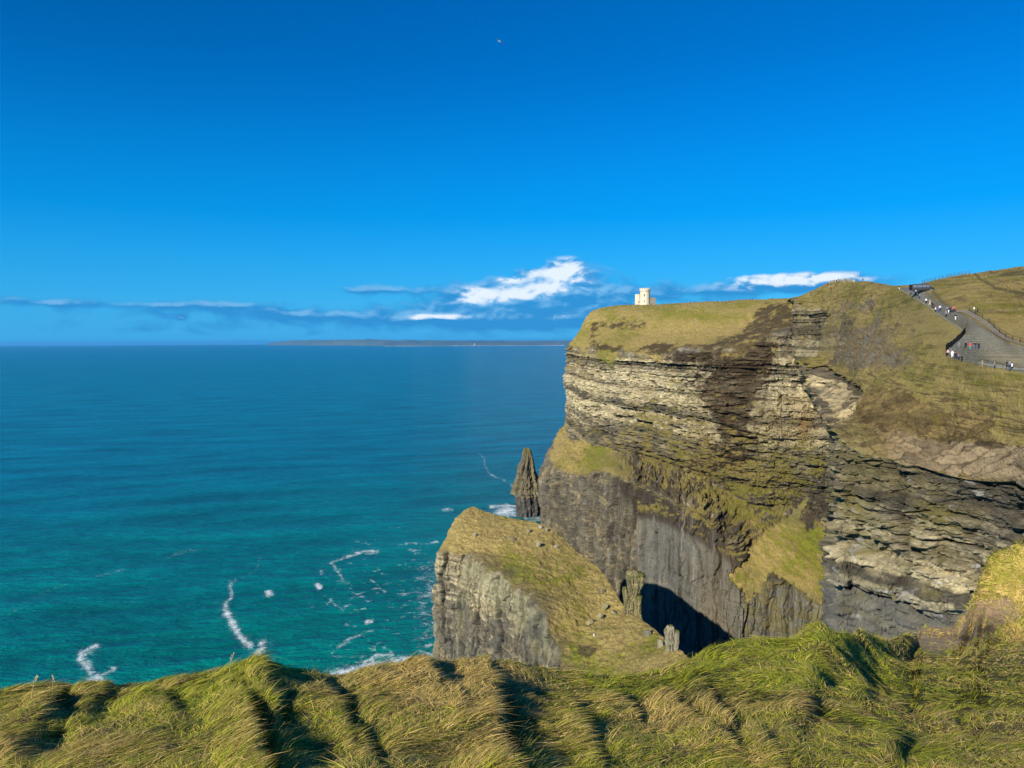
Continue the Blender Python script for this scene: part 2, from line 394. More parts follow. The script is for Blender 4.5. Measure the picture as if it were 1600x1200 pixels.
rim = sst(rr+wz*.55+.25*fbm(s/5, z/5, 2, 6, 4, .6), 2.78, 3.0)
massive = low*(1-.5*sst(px, 990, 1020)*(1-sst(px, 1140, 1160))); bedded = (1-low)*rim
PA2, stA, TA = rock_disp(PA, NA, s, 11, bedded*.95+.05, massive, 1.0)
gl = 1-rim
big = fbm(x/30, y/30, z/30, 90, 4)*1.6*gl
tus = fbm(x/2.6, y/2.6, z/2.2, 91, 4, .65)*1.0
gw = fbm(s/8, z/8, 0, 7, 5, .65)
gw2 = fbm(s/1.8, z/1.5, 0, 9, 4, .65)
gully = softpoly(px+wz*14+gw*12, py+gw*18, [(1138,905),(1163,864),(1196,834),(1232,797),(1252,770),(1260,785),(1252,812),(1256,828),(1285,822),(1300,808),(1325,808),(1325,945),(1290,930),(1262,936),(1240,912),(1205,900),(1192,925),(1176,950),(1160,912)], 7, gw2)
gl2 = np.clip(gl+gully, 0, 1)
PA2 = PA2*(1-gully[..., None]*.8) + PA*gully[..., None]*.8
PA2 = PA2 + NA*((big+tus*gl2)[..., None])
rug = sst(rr, 3.6, 4.2)*(1-sst(rr, 5.9, 6.02))*sst(px+wz*10, 960, 1000)*(1-gully)
PA2 = PA2 + NA*((rug*(fbm(s/7, z/2.6, 3, 95, 5, .7)*3.0 + worley(s/5+.5*wz, z/2.6, 196)[0]*2.6 + worley(s/2, z/1.2+wz, 197)[0]*1.1 - 1.5))[..., None])
N2 = gnormals(PA2)
pw = px+wz*16; qw = py+fbm(s/12, z/10, 3, 8, 4)*10
pale = np.clip(.42 + .95*blob(pw, qw, 960, 618, 110, 40) + .55*blob(pw, qw, 1130, 640, 90, 70)+.7*blob(pw, qw, 1230, 640, 70, 60), 0, 1)*(1-low)+.16*low
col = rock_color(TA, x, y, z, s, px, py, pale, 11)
# tan weathering on the right of the upper face, ochre spot
col = lerpc(col, WARM*1.15, np.clip(blob(pw, qw, 1225, 665, 55, 40), 0, 1)*.6)
col = lerpc(col, OCHRE, np.clip(blob(pw, qw, 1255, 668, 9, 18), 0, 1)*.75)
# lower tier: dark stained band below the ledge, blue-grey slabs under it
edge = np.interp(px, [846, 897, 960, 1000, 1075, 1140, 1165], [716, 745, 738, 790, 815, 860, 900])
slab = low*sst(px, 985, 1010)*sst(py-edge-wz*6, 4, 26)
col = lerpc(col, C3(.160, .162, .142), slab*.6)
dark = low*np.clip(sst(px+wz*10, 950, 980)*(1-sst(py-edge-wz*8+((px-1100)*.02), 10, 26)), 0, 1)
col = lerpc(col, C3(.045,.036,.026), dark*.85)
stripe = sst(fbm(s/3.0, z/45, 7, 61, 4, .6), .1, .5)*low
col = lerpc(col, C3(.045,.038,.028), stripe*.7)
col = lerpc(col, C3(.19,.15,.085), low*blob(pw, qw, 1120, 960, 30, 90)*.5)
wht = sst(fbm(s/1.1, z/14, 9, 65, 3, .6), .42, .62)*low
col = lerpc(col, C3(.3,.3,.28), wht*.5)
# dark soil / seep stain running down the upper face
st = np.clip(1.0*blob(pw, qw, 1175, 560, 38, 60, 12)+1.0*blob(pw, qw, 1150, 660, 36, 75)+.8*blob(pw, qw, 1085, 560, 60, 13)+.7*blob(pw, qw, 1120, 600, 60, 30)+.5*blob(pw, qw, 1080, 740, 70, 40), 0, 1)
sn = fbm(s/5, z/3, 2, 55, 5, .65)
st = sst(st+sn*.55, .35, .75)*(1-low)
col = lerpc(col, lerpc(np.broadcast_to(C3(.042,.028,.014), px.shape+(3,)), C3(.09,.045,.022), sst(fbm(s/2.5, z/1.3, 8, 56, 4, .65), .1, .6)), np.clip(st*(.88+.2*sn), 0, 1))
# vegetation on ledges of the upper face
vn = fbm(s/9, z/5, 4, 57, 5, .62)
veg = np.clip(.12-.3*blob(pw,qw,950,620,70,50)+.75*blob(pw, qw, 1060, 735, 110, 55)+.95*blob(pw, qw, 1165, 805, 75, 60)+.4*blob(pw, qw, 1225, 770, 50, 50)+.5*blob(pw, qw, 1200, 730, 90, 60)+.5*blob(pw, qw, 1020, 660, 40, 50)+.45*blob(pw, qw, 905, 560, 60, 20)+.1*blob(pw, qw, 1180, 600, 40, 100)-.3*st, 0, 1.2)
vn = vn*.75+.6*fbm(s/2.2, z/1.4, 4, 157, 4, .65)
veg = sst(veg*.72+vn*.95+N2[..., 2]*.5-.22*rug*sst(rr, 4.4, 5.0), .60, .86)*(1-low)*sst(rr, 2.9, 3.05)
fringe = low*(1-sst(py-edge, 0, 14+10*wz))*sst(px, 985, 1000)*sst(vn, -.05, .3)
gc = grass_col(PA, 1.0, 21)
col = lerpc(col, lerpc(gc, OLIVE*.85, np.full(px.shape, .45)), np.clip(veg+fringe*.9, 0, 1)*.93)
dk = rug*sst(rr, 4.6, 5.0)*sst(fbm(s/4, z/2.2, 8, 97, 5, .65), -.35, .0)*(1-veg)
col = lerpc(col, C3(.05,.038,.022), dk*.8)
# ledge on the left nose
lg = sst(rr+wz*.1, 5.0, 5.12)*(1-low)*(1-sst(px+wz*10, 955, 972))
col = lerpc(col, gc*1.05, lg*.95)
# turf above the rim
soil = sst(np.clip(.9*blob(px,py,975,507,44,14)+.6*blob(px,py,1110,552,60,12)+.5*blob(px,py,1010,548,80,8)+.8*blob(px,py,945,541,34,9)+.5*blob(px,py,1080,548,60,10)+.8*blob(px,py,1030,541,26,9)+1.2*blob(px,py,1185,520,66,26,-38)+1.1*blob(px,py,1212,500,30,24)+.9*blob(px,py,1140,540,30,14)+1.0*blob(px,py,1180,545,40,16)+.6*blob(px,py,925,520,12,20),0,1)*.8+fbm(x/6,y/6,z/3,58,5,.65)*.75, .42, .8)
col = lerpc(col, gc, gl)
col = lerpc(col, C3(.050,.036,.020), soil*gl*.9)
gdg = fbm((px+py)/60, (px-py)/9, 0, 78, 4, .6)
gg = lerpc(grass_col(PA, 1.0, 23, .42), STRAW, sst(fbm(x/9,y/9,z/14,77,4)+ (1200-px)/260+gdg*.5, -.05, .5)*.8)*(1+.35*gdg[..., None])
col = lerpc(col, gg, gully)
col = lerpc(col, C3(.12,.105,.07), gully*blob(pw, qw, 1235, 800, 22, 22)*.6)
lowr = sst(px, 1150, 1170)*low
col = lerpc(col, LICH*.85, lowr*sst(vn+.15, -.1, .4)*.75)
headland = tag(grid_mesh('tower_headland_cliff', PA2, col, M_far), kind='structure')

# ------------------------------------------------------------------ the nearer hill, path slope, terrace and bedded wall
B = [
 [('w',215,620,205),(1246,470,540),(1247,493,540),(1248,518,530),(1249,550,530),(1272,628,500),(1302,682,400),(1312,800,380),('z',1312,380)],
 [(1238,470,620),(1238,466,490),(1239,490,478),(1240,515,471),(1241,548,450),(1258,612,330),(1292,674,200),(1301,800,184),('z',1301,182)],
 [(1270,460,600),(1270,455,455),(1272,490,442),(1275,520,430),(1280,560,405),(1292,625,262),(1304,676,189),(1312,800,180),('z',1312,178)],
 [(1297,448,560),(1297,443,425),(1305,490,400),(1310,530,375),(1315,578,325),(1322,640,216),(1326,697,180),(1335,820,177),('z',1335,175)],
 [(1350,446,520),(1350,441.5,365),(1352,490,330),(1353,535,295),(1350,600,238),(1360,667,192),(1365,713,173),(1368,850,171),('z',1368,169)],
 [(1400,452,480),(1400,448,300),(1400,490,270),(1400,540,240),(1405,605,203),(1405,672,183),(1410,722,167),(1410,860,166),('z',1410,165)],
 [(1440,450,430),(1440,444.5,262),(1440,480,238),(1440,540,208),(1440,612,188),(1440,686,176),(1440,731,162),(1440,870,161),('z',1440,160)],
 [(1500,440,430),(1500,431,275),(1500,490,203),(1500,545,178),(1500,640,168),(1500,689,163),(1500,749,155),(1500,880,154),('z',1500,153)],
 [(1550,436,430),(1550,424,275),(1550,500,190),(1550,565,160),(1550,642,156),(1550,692,153),(1550,754,148),(1550,880,147),('z',1550,146)],
 [(1600,430,430),(1600,417,275),(1600,540,165),(1600,580,150),(1600,652,147),(1600,698,144),(1600,750,140),(1600,880,139),('z',1600,138)],
 [(1700,425,430),(1700,405,275),(1700,560,140),(1700,620,132),(1700,672,127),(1700,710,123),(1700,770,116),(1700,900,114),('z',1700,113)],
 [(1950,420,430),(1950,395,275),(1950,600,95),(1950,660,85),(1950,700,78),(1950,740,73),(1950,800,62),(1950,950,58),('z',1950,57)],
]
CB = ctrl(B)
PB, rB, cB = loft(CB, int(820*QUAL), int(960*QUAL), wr=[14, 44, 44, 56, 66, 44, 110, 110], wc=[16, 30, 32, 52, 52, 44, 60, 52, 52, 60, 50])
rr = np.broadcast_to(rB[:, None], PB.shape[:2]); NB = gnormals(PB)
sB = np.concatenate([[0], np.cumsum(np.linalg.norm(np.diff(PB[int(PB.shape[0]*.78)], axis=0)[:, :2], axis=-1))])
s = np.broadcast_to(sB[None, :], rr.shape)
x, y, z = PB[..., 0], PB[..., 1], PB[..., 2]; px, py = PROJ(PB)
wz = fbm(s/16, z/16, 0, 105, 4); wf = fbm(x/5, y/5, z/4, 106, 4, .6)
pw = px+wz*14+wf*6; qw = py+wf*8
BAND = [(1225,568),(1290,572),(1322,592),(1345,606),(1353,628),(1330,655),(1312,672),(1200,672)]
band = softpoly(pw+wf*6, qw+wz*6, BAND, 7, wf*.6)*(1-sst(rr, 5.9, 6.02))
face = softpoly(pw, qw, [(1230,470),(1262,484),(1290,486),(1292,520),(1284,556),(1230,566)], 8, wf*.8)*(rr < 4.4)
face2 = inpoly(pw, qw, [(1290,480),(1340,500),(1330,540),(1285,555)])*.5
wall = sst(rr+wz*.05, 5.97, 6.03)
PATH = [(1395,445),(1440,449),(1470,470),(1500,484),(1530,490),(1560,508),(1600,530),(1640,560),(1640,600),(1600,590),(1535,577),(1500,568),(1470,560),(1470,540),(1500,522),(1490,508),(1470,496),(1450,484),(1425,468)]
calm = 1-blob(px, py, 1540, 535, 110, 45, 20)*1.6-blob(px, py, 1440, 465, 60, 26, 40)*1.2
calm = np.clip(calm, 0.0, 1)
bd = np.clip(wall+band+face*.45, 0, 1)
s = (x*.5-y+400)*(1-.6*band)
PB2, stB, TB = rock_disp(PB, NB, s, 31, np.clip(bd+.03, 0, 1), wall*0.0, 1.0, band)
bdd = np.clip(bd+.25*(1-wall), 0, 1)*np.maximum(calm, wall)
PB2 = PB*(1-bdd[..., None])+PB2*bdd[..., None]
slump = fbm(x/26, y/26, z/22, 190, 4)*2.2*(1-wall)*sst(rr, 1.0, 1.6)*(1-sst(rr, 4.7, 5.0)*.8)
rough = fbm(x/3.2, y/3.2, z/2.6, 191, 5, .68)*1.9
BSL_ = [(1300,664),(1352,628),(1372,607),(1410,609),(1445,628),(1481,647),(1537,637),(1545,690),(1620,702),(1620,760),(1300,720)]
soilm = np.clip(1.1*blob(pw,qw,1365,525,52,26,-20)+1.0*blob(pw,qw,1400,560,34,18,25)+.8*blob(pw,qw,1325,530,30,40)+.7*blob(pw,qw,1350,570,40,16)+.6*blob(pw,qw,1340,478,50,14), 0, 1.2)
soilm = sst(soilm*.8+wf*.6+fbm(x/14,y/14,z/10,192,4)*.35, .35, .7)*(1-wall)
tus = rough*(.35+.9*soilm+.5*inpoly(px, py, BSL_))*(1-wall)
PB2 = PB2+NB*((slump+tus)*np.clip(calm, .0, 1))[..., None]
N2 = gnormals(PB2)
pale = np.clip(.66+.8*blob(pw,qw,1420,860,90,38,14)+.45*blob(pw,qw,1290,620,60,50)+.5*blob(pw,qw,1500,940,70,25)-.2*blob(pw,qw,1560,770,90,30)-.2*blob(pw,qw,1400,980,120,45), 0, 1)
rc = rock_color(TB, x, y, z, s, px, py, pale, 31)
vz = fbm(s/12, z/4, 5, 131, 4, .6)
rc = rc*(1+band[..., None]*np.array([.22, .12, -.05]))
rc = lerpc(rc, PALE*.8, band*sst(fbm(s/30, z/1.3, 2, 132, 4, .6), -.15, .35)*.6)
rc = lerpc(rc, LICH, wall*sst(vz+.5*blob(pw,qw,1330,740,60,90)+.35*blob(pw,qw,1420,800,90,60), .05, .6)*.6)
botm = wall*sst(py - np.interp(px, [1300,1430,1600],[880,930,960]) - wz*10, 0, 40)
rc = lerpc(rc, C3(.185,.185,.165), botm*.6)
rc = lerpc(rc, C3(.42,.41,.38), wall*sst(fbm(s/5, z/2.2, 9, 133, 4, .65)+blob(pw,qw,1400,920,110,26,18)*.35+blob(pw,qw,1330,850,20,50)*.3, .42, .66)*.75)
gc = grass_col(PB*1.8, 1.0, 41, .28)
gc = lerpc(gc, GREEN*1.0, .8*np.clip(blob(px,py,1440,575,36,40,-20)*.8*sst(wf, -.5, .4), 0, 1))
gc = lerpc(gc, STRAW*1.05, blob(px,py,1450,520,60,22)*.5)
col = gc
wisp = fbm(x*.12+z*.05, y*.05, z*1.1, 143, 4, .6)
col = lerpc(col, STRAW*1.15, sst(wisp, .05, .4)*.7); col = lerpc(col, OLIVE*.7, sst(-wisp, .12, .5)*.6)
terr = fbm(x*.22, y*.08, z*1.5, 147, 4, .62, ridged=True)
col = lerpc(col, SOIL*1.5, sst(terr+.2*wf, .52, .72)*.55*calm)
sc1 = lerpc(np.broadcast_to(C3(.155,.12,.07), x.shape+(3,)), C3(.15,.14,.115), sst(fbm(x/6,y/6,z/3,144,4,.6), -.1, .3))
terr = fbm(x*.22, y*.08, z*1.5, 147, 4, .62, ridged=True)
col = lerpc(col, SOIL*1.5, sst(terr+.2*wf, .52, .72)*.55*calm)
sc1 = lerpc(sc1, C3(.04,.03,.02), sst(fbm(x/1.8,y/3,z/.9,145,4,.65), .22, .5)*.85)
col = lerpc(col, sc1, soilm*.85)
fo2 = np.clip(face*.9+face2, 0, 1)*sst(wf+.25, -.35, .1)
col = lerpc(col, rc*.9+C3(.02,.014,.004), fo2)
col = lerpc(col, rc, band)
# bare clay slope and flagstone terrace
BSL = [(1300,664),(1352,628),(1372,607),(1410,609),(1445,628),(1481,647),(1537,637),(1545,690),(1620,702),(1620,760),(1300,720)]
bare = softpoly(pw+wf*10, py+wf*13+wz*8, BSL, 11, fbm(x/1.6, y/1.6, z/1.2, 155, 4, .65))*(1-wall)
bc = lerpc(np.broadcast_to(C3(.20,.165,.082), x.shape+(3,)), C3(.15,.125,.062), sst(fbm(x/12,y/12,z/1.6,140,4,.6), -.1, .35))
bc = lerpc(bc, C3(.27,.235,.175), sst(rr, 4.95, 5.1)*sst(px, 1360, 1430))
bc = lerpc(bc, C3(.2,.185,.095), sst(rr, 4.95, 5.1)*(1-sst(px, 1340, 1400)))
puddle = sst(fbm(x/9,y/9,0,141,4,.6)+.75*lineband(px, py+wf*4, [(1380,672),(1440,688),(1500,689),(1560,697)], 7), .45, .6)*sst(rr,4.8,4.95)
bc = lerpc(bc, C3(.06,.045,.032), puddle*.85)
hq, eq, _, _ = worley(x/5+wf*.3, y/5+z/3, 150)
bc = bc*(.62+.6*hq+.5*fbm(x/1.6,y/1.6,z/1.0,151,4,.65))[..., None]
bc = lerpc(bc, C3(.05,.04,.026), np.exp(-(eq/.06)**2)*.8)
bc = lerpc(bc, C3(.055,.042,.024), sst(fbm(s/10, z/.8, 0, 156, 4, .65), .18, .42)*.6*(1-sst(rr, 4.9, 5.1)))
rill = sst(fbm(x/3.5+y/9, z/9, 0, 152, 4, .6), .1, .4)*(1-sst(rr, 4.9, 5.1))
bc = lerpc(bc, C3(.10,.085,.045), rill*.5); bc = lerpc(bc, OLIVE, sst(fbm(x/7,y/7,z/4,153,4,.65)-.25*bare, .0, .3)*.5*(1-sst(rr, 4.9, 5.1)))
bc = bc*np.array([1.16, 1.02, .80])
col = lerpc(col, bc, bare)
lipveg = sst(rr, 5.75, 5.95)*(1-sst(rr, 6.02, 6.12))*sst(vz, .0, .3)*sst(px, 1480, 1520)
col = lerpc(col, rc, wall)
col = lerpc(col, C3(.16,.12,.055), lipveg*.8)
wv = sst(vz*.8+N2[..., 2]*.5+blob(pw,qw,1330,790,30,22)*.4, .62, .9)*wall
col = lerpc(col, OLIVE*1.1, wv*.7)
# worn track edges beside the path
col = lerpc(col, C3(.11,.088,.05), np.clip(lineband(px, py, [(1458,456),(1472,472),(1493,487),(1520,503),(1550,522),(1575,536)], 3.6)*.8, 0, 1)*(rr < 4))
col = lerpc(col, C3(.085,.07,.032), sst(lineband(px, py+wf*2, [(1520,424),(1535,440),(1555,452),(1600,462)], 4)+lineband(px, py+wf*3, [(1565,430),(1600,427)], 4)+wf*.4, .5, .9)*(rr < 3)*.7)
hill = tag(grid_mesh('path_hill', PB2, col, M_far), kind='structure')

# coarse ray-cast surfaces, for standing things on the ground
def bvh_of(Pt, step=2):
    q = Pt[::step, ::step]; nr, nc = q.shape[:2]; idx = np.arange(nr*nc).reshape(nr, nc)
    f = np.stack([idx[:-1, :-1], idx[1:, :-1], idx[1:, 1:], idx[:-1, 1:]], -1).reshape(-1, 4)
    return BVHTree.FromPolygons(q.reshape(-1, 3).tolist(), f.tolist())
bvB = bvh_of(PB2); bvA = bvh_of(PA2, 3)
EYEV = Vector((0, 0, EYE))
def hit(bv, px, py):
    d = Vector(P(px, py, 100.0)) - EYEV; d.normalize()
    r = bv.ray_cast(EYEV, d)
    return r[0]
def ground_z(bv, x, y, z0=400):
    r = bv.ray_cast(Vector((x, y, z0)), Vector((0, 0, -1)))
    return r[0]

# ------------------------------------------------------------------ the low grassy spur
def W(x, y, z): return ('w', x, y, z)
S = [
 # left foot, left mid, left edge, slope, slope, crest, back edge, back foot
 [W(-17,352,-4),W(-17,350,40),W(-17,347,76),W(-17,350,80),W(-17,356,84),W(-17,362,86),W(-14,366,50),W(-12,368,-4)],
 [('z',689,319),(687,960,319),(690,866,318),(703,836,328),(722,808,341),(741,790,353),W(-6,366,55),W(-4,372,-4)],
 [('z',716,303),(714,965,304),(727,866,304),(750,845,313),(775,822,329),(797,811,345),W(14,362,60),W(18,366,-4)],
 [('z',763,285),(761,992,286),(768,893,285),(797,873,294),(826,845,312),(850,821,330),W(27,346,58),W(31,350,-4)],
 [('z',808,267),(806,1022,268),(812,925,266),(842,902,276),(872,882,291),(903,862,308),W(38,322,52),W(43,326,-4)],
 [('z',846,250),(845,1060,251),(852,972,248),(882,950,257),(912,922,271),(944,897,284),W(45,294,50),W(50,296,-4)],
 [('z',868,234),(866,1110,235),(873,1032,230),(902,1005,238),(936,975,249),(978,950,257),W(49,264,50),W(54,266,-4)],
 [('z',890,210),(888,1160,211),(900,1090,206),(934,1055,213),(972,1020,221),(1022,985,231),W(53,236,52),W(58,238,-4)],
 [('z',910,184),(908,1210,185),(930,1130,180),(960,1100,186),(1002,1060,194),(1062,1018,204),W(56,208,52),W(61,210,-4)],
 [('z',930,150),(930,1260,150),(985,1200,146),(1020,1160,152),(1070,1110,160),(1140,1085,170),W(60,176,52),W(66,178,-4)],
]
CS = np.stack([ctrl([c])[:, 0] for c in S], 1)      # rows = section, cols = stations
sh_ = CS[5]+np.array([1.5, 1.8, -2.6]); CS = np.concatenate([CS[:6], sh_[None], CS[6:]], 0)
CS = CS[::-1]                                       # back foot first so that rows run top -> bottom as seen
PS, rS, cS = loft(CS, int(640), int(620), wr=[40, 30, 14, 60, 60, 50, 120, 70], wc=[12, 46, 52, 54, 58, 62, 60, 50, 40])
rr = np.broadcast_to(rS[:, None], PS.shape[:2]); NS = gnormals(PS)
cc_ = np.broadcast_to(cS[None, :], PS.shape[:2])
sS = np.concatenate([[0], np.cumsum(np.linalg.norm(np.diff(PS[int(PS.shape[0]*.8)], axis=0)[:, :2], axis=-1))])
s = np.broadcast_to(sS[None, :], rr.shape)
x, y, z = PS[..., 0], PS[..., 1], PS[..., 2]; px, py = PROJ(PS)
wz = fbm(s/9, z/12, 0, 205, 4); wf = fbm(x/2.4, y/2.4, z/2, 206, 4, .6)
cliffm = np.clip(sst(rr+wz*.3+.5*fbm(s/3.5, z/3.5, 4, 207, 4, .65), 5.72, 6.06)+(1-sst(rr+wz*.3, 2.5, 2.95)), 0, 1)
PS2, stS, TS = rock_disp(PS, NS, s, 51, cliffm*.4, cliffm*.95, .62)
bk_ = (1-sst(rr, 2.8, 3.0))[..., None]*.85
PS2 = PS2*(1-bk_)+PS*bk_
big = fbm(x/16, y/16, z/16, 290, 4)*1.5; tus = fbm(x/1.5, y/1.5, z/1.2, 291, 3, .6)
PS2 = PS2+NS*((big+(tus*.42+fbm(x/4,y/4,z/4,292,4,.6)*.8)*(1-cliffm*.5))*(1-cliffm*.6))[..., None]
N2 = gnormals(PS2)
pw = px+wz*12; qw = py+wf*6
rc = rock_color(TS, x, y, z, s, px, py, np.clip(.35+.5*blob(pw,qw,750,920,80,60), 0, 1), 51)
rc = lerpc(rc, C3(.235,.22,.13), sst(fbm(s/4, z/16, 5, 231, 4, .6)+.6*lineband(px, py, [(755,895),(800,940),(850,1010)], 22), .0, .55)*.75)
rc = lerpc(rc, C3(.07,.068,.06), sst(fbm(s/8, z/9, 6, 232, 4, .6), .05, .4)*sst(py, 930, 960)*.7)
gS = grass_col(PS*1.6, 1.0, 61, .40)
gS = gS*(1+.35*tus[..., None])
brown = np.clip(sst(rr+wz*.6+wf*.3, 5.1, 5.8), 0, 1)*sst(px, 725, 745)
gS = lerpc(gS, C3(.12,.095,.05), brown*.75)
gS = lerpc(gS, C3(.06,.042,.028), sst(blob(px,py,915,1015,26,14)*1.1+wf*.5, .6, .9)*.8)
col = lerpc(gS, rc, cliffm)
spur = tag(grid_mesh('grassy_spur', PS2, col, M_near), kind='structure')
bvS = bvh_of(PS2, 2)

# ------------------------------------------------------------------ free-standing rock
def rock_tower(name, Y, prof, depth, seed, mat, colf, nh=260, na=150, zbase=None, rot=0, amp=1.0, bed=.10):
    """prof: list of (py, xl, xr) from the top down; closed around"""
    pr = np.array(prof, float)
    L = P(pr[:, 1], pr[:, 0], np.full(len(pr), float(Y))); Rr = P(pr[:, 2], pr[:, 0], np.full(len(pr), float(Y)))
    if zbase is not None: L[-1, 2] = Rr[-1, 2] = zbase
    zk = L[::-1, 2]; q = np.linspace(zk[0], zk[-1], nh)
    cx = np.interp(q, zk, ((L+Rr)/2)[::-1, 0]); hw = np.interp(q, zk, ((Rr-L)/2)[::-1, 0])
    th = np.linspace(0, 2*np.pi, na)
    zz = q[::-1, None]+0*th[None]; cx = cx[::-1, None]; hw = hw[::-1, None]
    c, sn = np.cos(th)[None], np.sin(th)[None]
    sq = 1/np.maximum(np.abs(c)**3.2+np.abs(sn)**3.2, .01)**(1/3.2)
    size = hw.max()
    ss = th[None]*size+0*zz
    o, f, cr, t, b, k = strata(zz+0*ss, ss, seed, size*.14, size*.35)
    fl = vnoise(np.cos(th)[None]*2.6+0*zz, np.sin(th)[None]*2.6, zz/size*.35, seed)+.6*vnoise(np.cos(th)[None]*6+0*zz, np.sin(th)[None]*6, zz/size*.8, seed+1)
    fi = fbm(np.cos(th)[None]*9+0*zz, np.sin(th)[None]*9, zz/size*5, seed+2, 3)
    d = (fl*.16+o*bed+fi*.09)*size*amp*np.minimum(1, hw/size*2)
    X = cx+(hw*sq+d)*c; Yy = Y+(hw*depth*sq+d)*sn
    top = sst(np.linspace(0, 1, nh), 0, .015)[:, None]
    X = cx+(X-cx)*top; Yy = Y+(Yy-Y)*top
    Pt = np.stack([X, Yy, zz+0*X], -1)
    Pt = Pt[:, ::1]
    col = colf(Pt, np.linspace(0, 1, nh)[:, None]+0*X, t, b, fl, fi, np.exp(-(cr/(size*.03))**2))
    return grid_mesh(name, Pt, col, mat)
def c_stack(Pt, v, t, b, fl, fi, cr):
    c = lerpc(np.broadcast_to(C3(.17,.145,.075), Pt.shape), SLATE, sst(fi+fl*.4, -.2, .4))
    c = lerpc(c, OLIVE, (1-sst(v, .0, .14))*.7)
    c = lerpc(c, C3(.30,.27,.18), blob(v, v*0, .64, 0, .025, 1)*.6)
    c = lerpc(c, C3(.085,.08,.07), sst(v, .66, .72))
    return c*(.7+.5*b)[..., None]
st = rock_tower('sea_stack', 735, [(699,821,825),(704,819,828),(712,818.5,830.5),(720,817,831.5),(727,813.5,832.5),(737,811,834),(748,807.5,837),(758,803.5,839.5),(766,801,841),(770,800,842),(773,806.5,842.5),(784,808.5,843),(798,809.5,842.5),(812,809,843)],
                .8, 71, M_far, c_stack, zbase=-4, amp=1.5, bed=.035)
tag(st, 'tall pointed sea stack standing in white surf beside the headland', 'sea stack')
def c_pil(Pt, v, t, b, fl, fi, cr):
    c = lerpc(np.broadcast_to(C3(.27,.235,.11), Pt.shape), C3(.15,.14,.08), sst(fi+fl*.5, -.2, .5))
    c = lerpc(c, C3(.11,.12,.02), (1-sst(v, .02, .09))*.8)
    return lerpc(c*(.75+.45*b)[..., None], DARK, cr*.6)
pl = rock_tower('rock_pillar', 255, [(893,986,1000),(896,980,1004),(905,979,1005),(914,980,1003),(919,982,1000),(925,983,998),(931,980,996),(940,976,992),(955,975,992),(975,974,994),(1010,974,996)], .85, 81, M_near, c_pil, 220, 140, amp=1.5)
for nm_, pf_, sd_ in (('side_column', [(930,994,1001),(933,990,1003.5),(945,990,1002),(958,990,1001),(975,988,1003),(1005,988,1003)], 82), ('side_column', [(916,973.5,977.5),(919,972.5,979),(926,973,980),(940,974.5,981),(975,974,983),(1000,974,984)], 83), ('cap_block', [(891,984,989),(893,981,996),(898,980,1000)], 84)):
    rock_tower(nm_, 254.2, pf_, .9, sd_, M_near, c_pil, 120, 90, amp=1.2).parent = pl
tag(pl, 'slender crumbling pillar of yellowish rock blocks on the crest of the grassy spur', 'rock pillar')
def c_pil2(Pt, v, t, b, fl, fi, cr):
    c = lerpc(np.broadcast_to(C3(.34,.31,.22), Pt.shape), C3(.17,.16,.11), sst(fi+fl*.5, -.1, .5))
    c = lerpc(c, C3(.11,.13,.02), (1-sst(v, .02, .10))*.9)
    return lerpc(c*(.8+.35*b)[..., None], DARK, cr*.5)
p2 = rock_tower('rock_pillar', 205, [(980,1042,1051),(984,1039.5,1053),(997,1041,1052),(1003,1040,1054),(1012,1042,1053),(1022,1040,1054),(1050,1040,1055)], .8, 85, M_near, c_pil2, 120, 100, amp=1.7)
for nm_, pf_, sd_ in (('side_column', [(984,1053,1060),(987,1052,1061),(1000,1053,1061),(1012,1052,1059.5),(1040,1052,1060)], 86), ('cap_block', [(977,1043,1051),(981,1041,1054),(987,1042,1053)], 87)):
    rock_tower(nm_, 204.5, pf_, .9, sd_, M_near, c_pil2, 90, 80, amp=1.4).parent = p2
tag(p2, 'short pale block pillar with a tuft on top, nearest one to the foreground grass', 'rock pillar')
def boulder(px, py, w_, h_, seed, label, tone=(.27,.25,.18)):
    h = hit(bvS, px, py+h_/2)
    if h is None: return
    sc = h.y/F; a, b = w_*sc/2, h_*sc/2
    n = 26; th = np.linspace(0, 2*np.pi, n*2); ph = np.linspace(0, np.pi, n)
    T, Fh = np.meshgrid(th, ph)
    d = np.stack([np.sin(Fh)*np.cos(T), np.sin(Fh)*np.sin(T), np.cos(Fh)], -1)
    sq = 1/(np.abs(d)**3.0).sum(-1)**(1/3.0)
    # irregular chipped block: planes cut from a squarish body
    r = sq.copy(); g_ = np.random.default_rng(seed)
    for _ in range(14):
        nn = g_.normal(size=3); nn /= np.linalg.norm(nn); dp = d@nn
        r = np.where(dp > .2, np.minimum(r, (.5+.38*g_.random())/np.maximum(dp, .2)), r)
    r = r*(1+.05*vnoise(d[..., 0]*3, d[..., 1]*3, d[..., 2]*3, seed))
    p = d*r[..., None]*np.array([a, a*.85, b*1.15])
    cz = g_.uniform(-.35, .35); p = p@np.array(Matrix.Rotation(cz, 3, 'Y')).T@np.array(Matrix.Rotation(g_.uniform(0, 3), 3, 'Z')).T
    c = np.array(tone)*(1+.35*vnoise(d[..., 0]*4, d[..., 1]*4, d[..., 2]*4, seed+1)[..., None])
    o = grid_mesh('boulder', p, c, M_near); o.location = (h.x, h.y, h.z+b*.35)
    tag(o, label, 'boulder', 'boulders on the grassy spur')
boulder(1012, 986, 17, 15, 1, 'dark squat boulder between the tall pillar and the short pale pillar', (.15,.14,.10))
boulder(1031, 1001, 13, 20, 2, 'upright grey boulder leaning beside the short pale pillar')
boulder(1017, 962, 14, 14, 3, 'brown knobbly boulder just right of the foot of the tall pillar', (.17,.14,.08))
boulder(742, 833, 7, 12, 4, 'pale upright slab near the outer left edge of the spur', (.3,.27,.18))
boulder(841, 849, 9, 11, 5, 'tilted pale slab in the middle of the upper spur turf', (.33,.3,.22))
